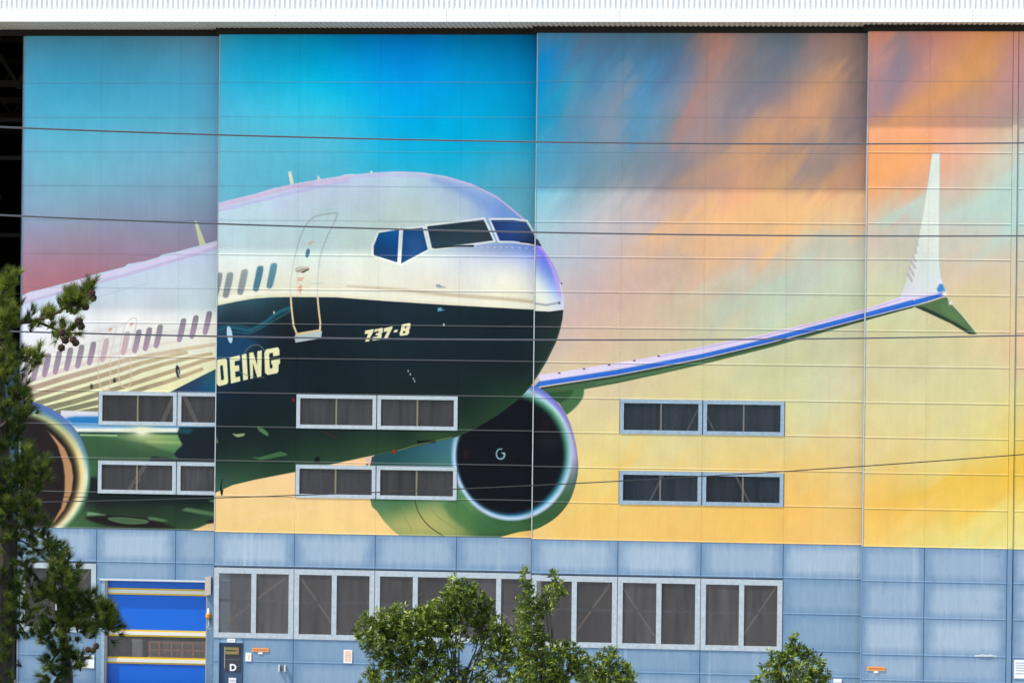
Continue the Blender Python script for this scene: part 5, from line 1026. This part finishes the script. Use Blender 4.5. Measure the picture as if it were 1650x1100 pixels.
def poly_mesh(name, V, F, tint, m):
    me = bpy.data.meshes.new(name); V = np.asarray(V, np.float32); F = np.asarray(F, np.int32)
    me.vertices.add(len(V)); me.vertices.foreach_set('co', V.ravel()); nf, k = F.shape
    me.loops.add(nf * k); me.loops.foreach_set('vertex_index', F.ravel()); me.polygons.add(nf)
    me.polygons.foreach_set('loop_start', np.arange(0, nf * k, k, dtype=np.int32)); me.polygons.foreach_set('loop_total', np.full(nf, k, np.int32))
    a = me.attributes.new('tint', 'FLOAT', 'POINT'); a.data.foreach_set('value', np.asarray(tint, np.float32))
    me.update(); me.validate(); me.materials.append(m)
    return me

def unit(a): return a / np.maximum(1e-9, np.linalg.norm(a, axis=-1, keepdims=True))

def leaf_cloud(blobs, per, L):
    """rosettes of pointed leaves on twig ends through the blobs (centre, radius)"""
    V, F, T = [], [], []
    for cpos, r, dens in blobs:
        nr = max(3, int(per * r * r * dens))
        dirs = unit(rng.normal(size=(nr, 3))); rad = r * rng.uniform(.25, 1.0, nr) ** .45 * rng.uniform(.85, 1.12, nr)
        ctr = cpos + dirs * rad[:, None] * np.array([1, .9, 1]); grow = unit(dirs * .9 + np.array([0, 0, .75]) + rng.normal(size=(nr, 3)) * .45)
        for i in range(nr):
            a = unit(np.cross(grow[i], rng.normal(size=3))); b = np.cross(grow[i], a); m = rng.integers(6, 10); ph = rng.uniform(0, 6.28); t0 = rng.beta(1.2, 1.25)
            for j in range(m):
                w = ph + j * 2.4; e = rng.uniform(.45, 1.15); d = unit(grow[i] * e + (a * math.cos(w) + b * math.sin(w)) * (1.15 - .5 * e)); d = d + np.array([0, 0, -.1]); s = unit(np.cross(d, grow[i] + .3 * rng.normal(size=3))); nrm = np.cross(s, d)
                l_ = L * rng.uniform(.65, 1.2); wd = l_ * rng.uniform(.13, .18); p = ctr[i] + grow[i] * rng.uniform(-.06, .03); k = len(V)
                V += [p, p + d * l_ * .5 + s * wd + nrm * wd * .35, p + d * l_ - nrm * l_ * .06, p + d * l_ * .5 - s * wd + nrm * wd * .35]; F += [(k, k + 1, k + 2), (k, k + 2, k + 3)]
                T += [min(1, max(0, t0 * .8 + rng.normal() * .12 + .25 * e * t0))] * 4
    return np.array(V), F, T

def broad_tree(label, Y, blobs_px, trunk_px, seed, per=520.0, L=.134, twig=None):
    global rng; rng = np.random.default_rng(seed); sc = (Y - CAM[1]) / FPX
    foot = at(trunk_px[0], trunk_px[1], Y); base_ = np.array([foot[0], Y, 0.0]); t = thing('broadleaf_tree', label, 'tree', tuple(base_))
    blobs = []
    for q in blobs_px:
        x, y, r = q[:3]; rr = r * sc * 1.10; dy = rng.uniform(-.55, .55) * max(rr, .45) * 1.5
        blobs.append((at(x, y, Y + dy) - base_, rr, q[3] if len(q) > 3 else 1.0))
    V, F, T = leaf_cloud(blobs, per, L); put('crown', poly_mesh('crown', V, F, T, m_leaf), t)
    fork = foot - base_; c = MB(); c.tube([(0, 0, 0), fork * .35 + np.array([.06, 0, 0]), fork * .7 + np.array([-.05, .04, 0]), fork], [.16, .13, .11, .085], 9); c.build('trunk', m_bark, t)
    for cpos, r, dn in blobs[::2]:
        if cpos[2] < fork[2] * .6 or r < .12: continue
        mid = fork * .45 + cpos * .55 + np.array([rng.normal() * .12, rng.normal() * .12, -.18 * r]); q = fork * .75 + cpos * .25 + rng.normal(size=3) * .06 + np.array([0, 0, -.25 * r])
        c = MB(); c.tube([fork + np.array([0, 0, -.3]), q, mid, cpos, cpos + np.array([rng.normal() * .1, 0, r * .6])], [.035, .026, .018, .010, .004], 5); c.build('limb', m_twig, t)
    return t

TA = [(598, 1012, 24), (622, 1002, 24), (645, 992, 20), (612, 1030, 26), (640, 1018, 28), (660, 1005, 22), (676, 1000, 20), (695, 1000, 26), (705, 985, 22), (722, 972, 24), (735, 955, 18), (744, 940, 12), (732, 938, 10), (755, 948, 14), (750, 962, 22), (770, 962, 14), (783, 975, 12), (745, 985, 28), (770, 990, 20), (787, 990, 12), (720, 1000, 28),
      (665, 1030, 30, .9), (640, 1045, 26, .8), (615, 1052, 22, .8), (590, 1030, 14), (700, 1030, 30, .8), (728, 1028, 20, .8), (765, 1018, 18, .8), (790, 1012, 16), (803, 1008, 14), (800, 1028, 22, .8), (818, 1035, 20), (830, 1050, 18), (780, 1055, 16, .7), (775, 1040, 10, .5), (800, 1060, 20, .7), (825, 1070, 22, .8), (690, 1060, 28, .8), (655, 1072, 28, .8), (618, 1080, 26, .8), (598, 1098, 18), (720, 1058, 16, .7), (730, 1085, 22, .8), (690, 1095, 30, .8), (650, 1104, 30, .8), (760, 1098, 20, .7), (800, 1098, 26, .8), (770, 1078, 10, .4),
      (700, 1150, 65, .35), (620, 1150, 45, .35), (790, 1150, 50, .35), (690, 1230, 60, .25)]
broad_tree('largest round bushy tree with glossy leaves in front of the tall windows', -43.0, TA, (735, 1130), 11)
TB = [(843, 917, 4, 2), (842, 925, 4, 2), (846, 940, 7, 1.4), (850, 952, 9), (855, 962, 8), (848, 968, 13), (862, 972, 11), (845, 985, 14), (858, 992, 14), (846, 1005, 15), (860, 1014, 15), (868, 1025, 12), (848, 1024, 15), (875, 1030, 9), (855, 1042, 20), (875, 975, 11), (885, 965, 12), (893, 952, 12), (898, 941, 11), (892, 929, 6, 1.4), (905, 948, 7), (893, 922, 3, 2), (880, 985, 9),
      (862, 1060, 26), (890, 1055, 22), (912, 1050, 18), (928, 1058, 16), (935, 1075, 18), (905, 1075, 28), (870, 1085, 28), (845, 1080, 20), (920, 1095, 28), (880, 1104, 30), (845, 1105, 20), (880, 1160, 55, .35), (900, 1230, 45, .25)]
broad_tree('slim leafy tree with two upright leaders beside the largest bushy tree', -43.8, TB, (880, 1140), 12)
TC = [(985, 1047, 7), (978, 1058, 12), (965, 1068, 15), (990, 1066, 15), (1003, 1078, 14), (955, 1085, 16), (980, 1085, 20), (1010, 1092, 14), (1022, 1093, 8), (965, 1102, 20), (1000, 1104, 20), (985, 1155, 42, .4), (985, 1230, 36, .3)]
broad_tree('low rounded bushy tree right of the slim two-leader tree', -42.0, TC, (985, 1150), 13)
TD = [(1281, 1025, 5, 1.5), (1284, 1032, 6), (1278, 1042, 11), (1292, 1050, 12), (1262, 1054, 12), (1242, 1056, 8), (1305, 1060, 12), (1280, 1062, 18), (1255, 1068, 16), (1316, 1072, 12), (1240, 1078, 14), (1296, 1080, 18), (1268, 1086, 20), (1325, 1086, 11), (1312, 1092, 16), (1330, 1098, 9), (1232, 1095, 14), (1220, 1102, 8), (1250, 1103, 18), (1290, 1104, 20), (1275, 1160, 45, .4), (1275, 1230, 40, .3)]
broad_tree('small pointed bushy tree alone at the right, below the last tall window', -43.0, TD, (1270, 1150), 14)

# ---- the pine at the left
PY = -63.0; PS = (PY - CAM[1]) / FPX; rng = np.random.default_rng(5)
p0 = at(4, 700, PY); pine = thing('pine_tree', 'dark pine tree with brown cones at the left edge, in front of the doors', 'tree', (p0[0], PY, ground_z(PY))); PB = np.array([p0[0], PY, ground_z(PY)])
def pp(x, y, d=0.0): return at(x, y, PY + d) - PB
c = MB(); c.tube([np.array([pp(0, 1100)[0] - .1, 0, -.1]), pp(-4, 1180), pp(4, 1060), pp(10, 900), pp(2, 740), pp(-6, 580), pp(-8, 450), pp(-14, 330)], [.26, .22, .19, .17, .15, .12, .09, .03], 10); c.build('trunk', m_bark, pine)
c = MB(); c.tube([pp(4, 1330, .0), pp(40, 1290, -.2), pp(85, 1240, -.4), pp(112, 1180, -.5)], [.17, .16, .14, .13], 9); c.build('trunk', m_bark, pine)
c = MB(); c.tube([pp(112, 1180, -.5), pp(108, 1100, -.2), pp(106, 1050, .1), pp(100, 1010, .3), pp(92, 960, .4)], [.12, .10, .08, .05, .025], 8); c.build('trunk', m_bark, pine)
BOUGHS = [  # photo points of each bough, depth at its tip, tuft spread in px, tufts
    ([(-4, 545), (25, 522), (60, 516), (95, 502), (118, 486), (128, 478)], -.5, 13, 34), ([(95, 502), (112, 488), (114, 468)], -.3, 5, 5), ([(122, 484), (140, 472), (150, 456)], -.4, 6, 9), ([(60, 518), (88, 530), (104, 538), (122, 520)], -.3, 11, 12), ([(0, 560), (25, 572), (48, 578), (60, 580)], -.6, 10, 14),
    ([(-8, 500), (2, 475), (12, 458), (16, 448)], -.3, 9, 14), ([(-6, 540), (8, 520), (14, 505)], -.4, 14, 16), ([(-6, 600), (12, 590), (20, 575)], -.3, 15, 16),
    ([(-2, 660), (18, 640), (32, 632)], -.4, 13, 16), ([(-2, 690), (25, 668), (44, 656)], -.5, 11, 14), ([(0, 720), (20, 700), (30, 690)], .2, 14, 14), ([(2, 790), (28, 762), (44, 738)], -.5, 14, 18), ([(2, 800), (35, 790), (62, 768), (70, 752)], -.7, 12, 18),
    ([(4, 830), (30, 820), (58, 812)], -.5, 14, 16), ([(4, 810), (22, 780), (28, 755)], .3, 14, 14), ([(10, 840), (45, 850), (75, 872), (92, 905), (110, 932)], -.6, 15, 34), ([(75, 872), (98, 892), (108, 912)], -.2, 12, 12), ([(10, 880), (30, 870), (50, 880)], .3, 16, 12),
    ([(8, 900), (30, 905), (55, 925), (78, 955), (98, 975)], .3, 15, 26), ([(88, 930), (112, 952), (138, 972), (164, 994), (186, 1012)], -.5, 13, 42), ([(138, 972), (160, 975), (176, 985)], -.6, 9, 10), ([(98, 990), (125, 1005), (150, 1018)], .2, 13, 16), ([(10, 930), (32, 950), (50, 985)], -.3, 16, 18), ([(10, 980), (28, 1000), (42, 1022)], .3, 16, 12),
    ([(98, 990), (82, 1010), (66, 1030)], -.4, 13, 16), ([(104, 1040), (88, 1058), (76, 1078)], -.3, 12, 12), ([(106, 1050), (122, 1062), (134, 1072)], -.3, 9, 7), ([(106, 1080), (92, 1092), (84, 1104)], .2, 12, 8), ([(8, 940), (0, 955), (-5, 980)], .4, 16, 12), ([(10, 860), (-5, 840), (-10, 820)], .2, 16, 12), ([(92, 905), (104, 945), (110, 985)], .2, 12, 18)]
BOUGHS += [([(8 - 1.1 * x, y + 14) for x, y in pts], -dep, sp, n) for pts, dep, sp, n in BOUGHS if n >= 14]   # the far side of the crown, left of the frame
nV, nF, nT = [], [], []
def tuft(p, g, n, L, spread, t0):
    a = unit(np.cross(g, np.array([.3, .8, .5]))); b = np.cross(g, a); w = rng.uniform(0, 6.283, n); e = rng.uniform(.1, 1, n) ** .7 * spread
    d = unit(g[None] * np.cos(e)[:, None] + (a[None] * np.cos(w)[:, None] + b[None] * np.sin(w)[:, None]) * np.sin(e)[:, None]); l_ = L * rng.uniform(.7, 1.1, n); s = unit(np.cross(d, rng.normal(size=(n, 3)))) * .0042
    o = p + g[None] * rng.uniform(-.05, .03, n)[:, None]
    for i in range(n):
        k = len(nV); nV.extend((o[i] - s[i], o[i] + s[i], o[i] + d[i] * l_[i])); nF.append((k, k + 1, k + 2)); t = min(1, max(0, t0 + rng.normal() * .12)); nT.extend((t * .75, t * .75, t))
for pts, dep, spread, n in BOUGHS:
    P = smooth(pts, False, 6); N = len(P); pos = np.array([pp(q[0], q[1], dep * i / (N - 1) - .1) for i, q in enumerate(P)])
    c = MB(); c.tube([tuple(q) for q in pos], list(np.linspace(.045 if n > 20 else .028, .008, N)), 6); c.build('bough', m_bark, pine)
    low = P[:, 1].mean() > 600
    for j in range(int(n * (2.6 if low else 2.5))):
        t = rng.uniform(.12, 1.0) ** .75 * (N - 1); i = min(N - 2, int(t)); base_p = pos[i] + (pos[i + 1] - pos[i]) * (t - i); along = unit(pos[i + 1] - pos[i])
        off = rng.normal(size=3) * np.array([1, .9, 1]) * spread * PS * .68; p = base_p + off; g_ = unit(unit(off) * .6 + along * .5 + np.array([0, 0, .75]) + rng.normal(size=3) * .3)
        tuft(p, g_, int(rng.uniform(48, 72)), .175, rng.uniform(.5, 1.1), rng.beta(1.0, 2.9) if low else rng.beta(1.7, 1.4))  # low tufts get a darker tint, painting in the tree's own shadow
    tuft(pos[-1], unit(unit(pos[-1] - pos[-3]) + np.array([0, 0, .5])), 70, .14, .75, .7)
for y in range(715, 1130, 6):                                         # short shoots all along the trunk
    for _ in range(2):
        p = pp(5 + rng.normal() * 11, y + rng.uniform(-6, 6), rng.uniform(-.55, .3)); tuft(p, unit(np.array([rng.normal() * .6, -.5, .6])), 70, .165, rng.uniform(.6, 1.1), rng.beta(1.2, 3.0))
for x, y in ((100, 1000), (96, 985), (104, 1020), (108, 1040), (112, 1055), (102, 1060), (98, 1035), (92, 970), (88, 950), (110, 1078), (100, 1080)):   # shoots hiding the inner stem
    for _ in range(4):
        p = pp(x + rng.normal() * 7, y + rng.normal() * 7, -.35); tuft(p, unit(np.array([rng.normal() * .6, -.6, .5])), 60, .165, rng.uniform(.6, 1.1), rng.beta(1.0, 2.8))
put('needles', poly_mesh('needles', nV, nF, nT, m_needle), pine)
cn = MB(); cn.lathe([(.006, -.06), (.03, -.045), (.043, -.015), (.040, .01), (.030, .035), (.012, .055)], 0, 0, 0, 8)
for i in range(7):                                                   # open scales
    for ring_z, rr in ((-.03, .05), (-.005, .052), (.02, .043)):
        w = i * .9 + ring_z * 60; cn.bar((rr * .5 * math.cos(w), rr * .5 * math.sin(w), ring_z), (rr * math.cos(w), rr * math.sin(w), ring_z + .012), .022, .012)
cone_me = cn.mesh('pine_cone', m_cone)
for x, y in ((108, 480), (114, 488), (148, 472), (143, 478), (150, 480), (138, 494), (100, 536), (105, 548), (128, 518), (131, 526), (118, 547), (122, 552), (99, 560), (150, 1047), (155, 1040), (142, 1046)):
    o = put('pine_cone', cone_me, pine, tuple(pp(x, y, -.62 if y < 700 else -.7))); o.scale = (1.12,) * 3 if y < 570 else (.95,) * 3; o.rotation_euler = (rng.uniform(-.6, .6), rng.uniform(-.6, .6), rng.uniform(0, 6))
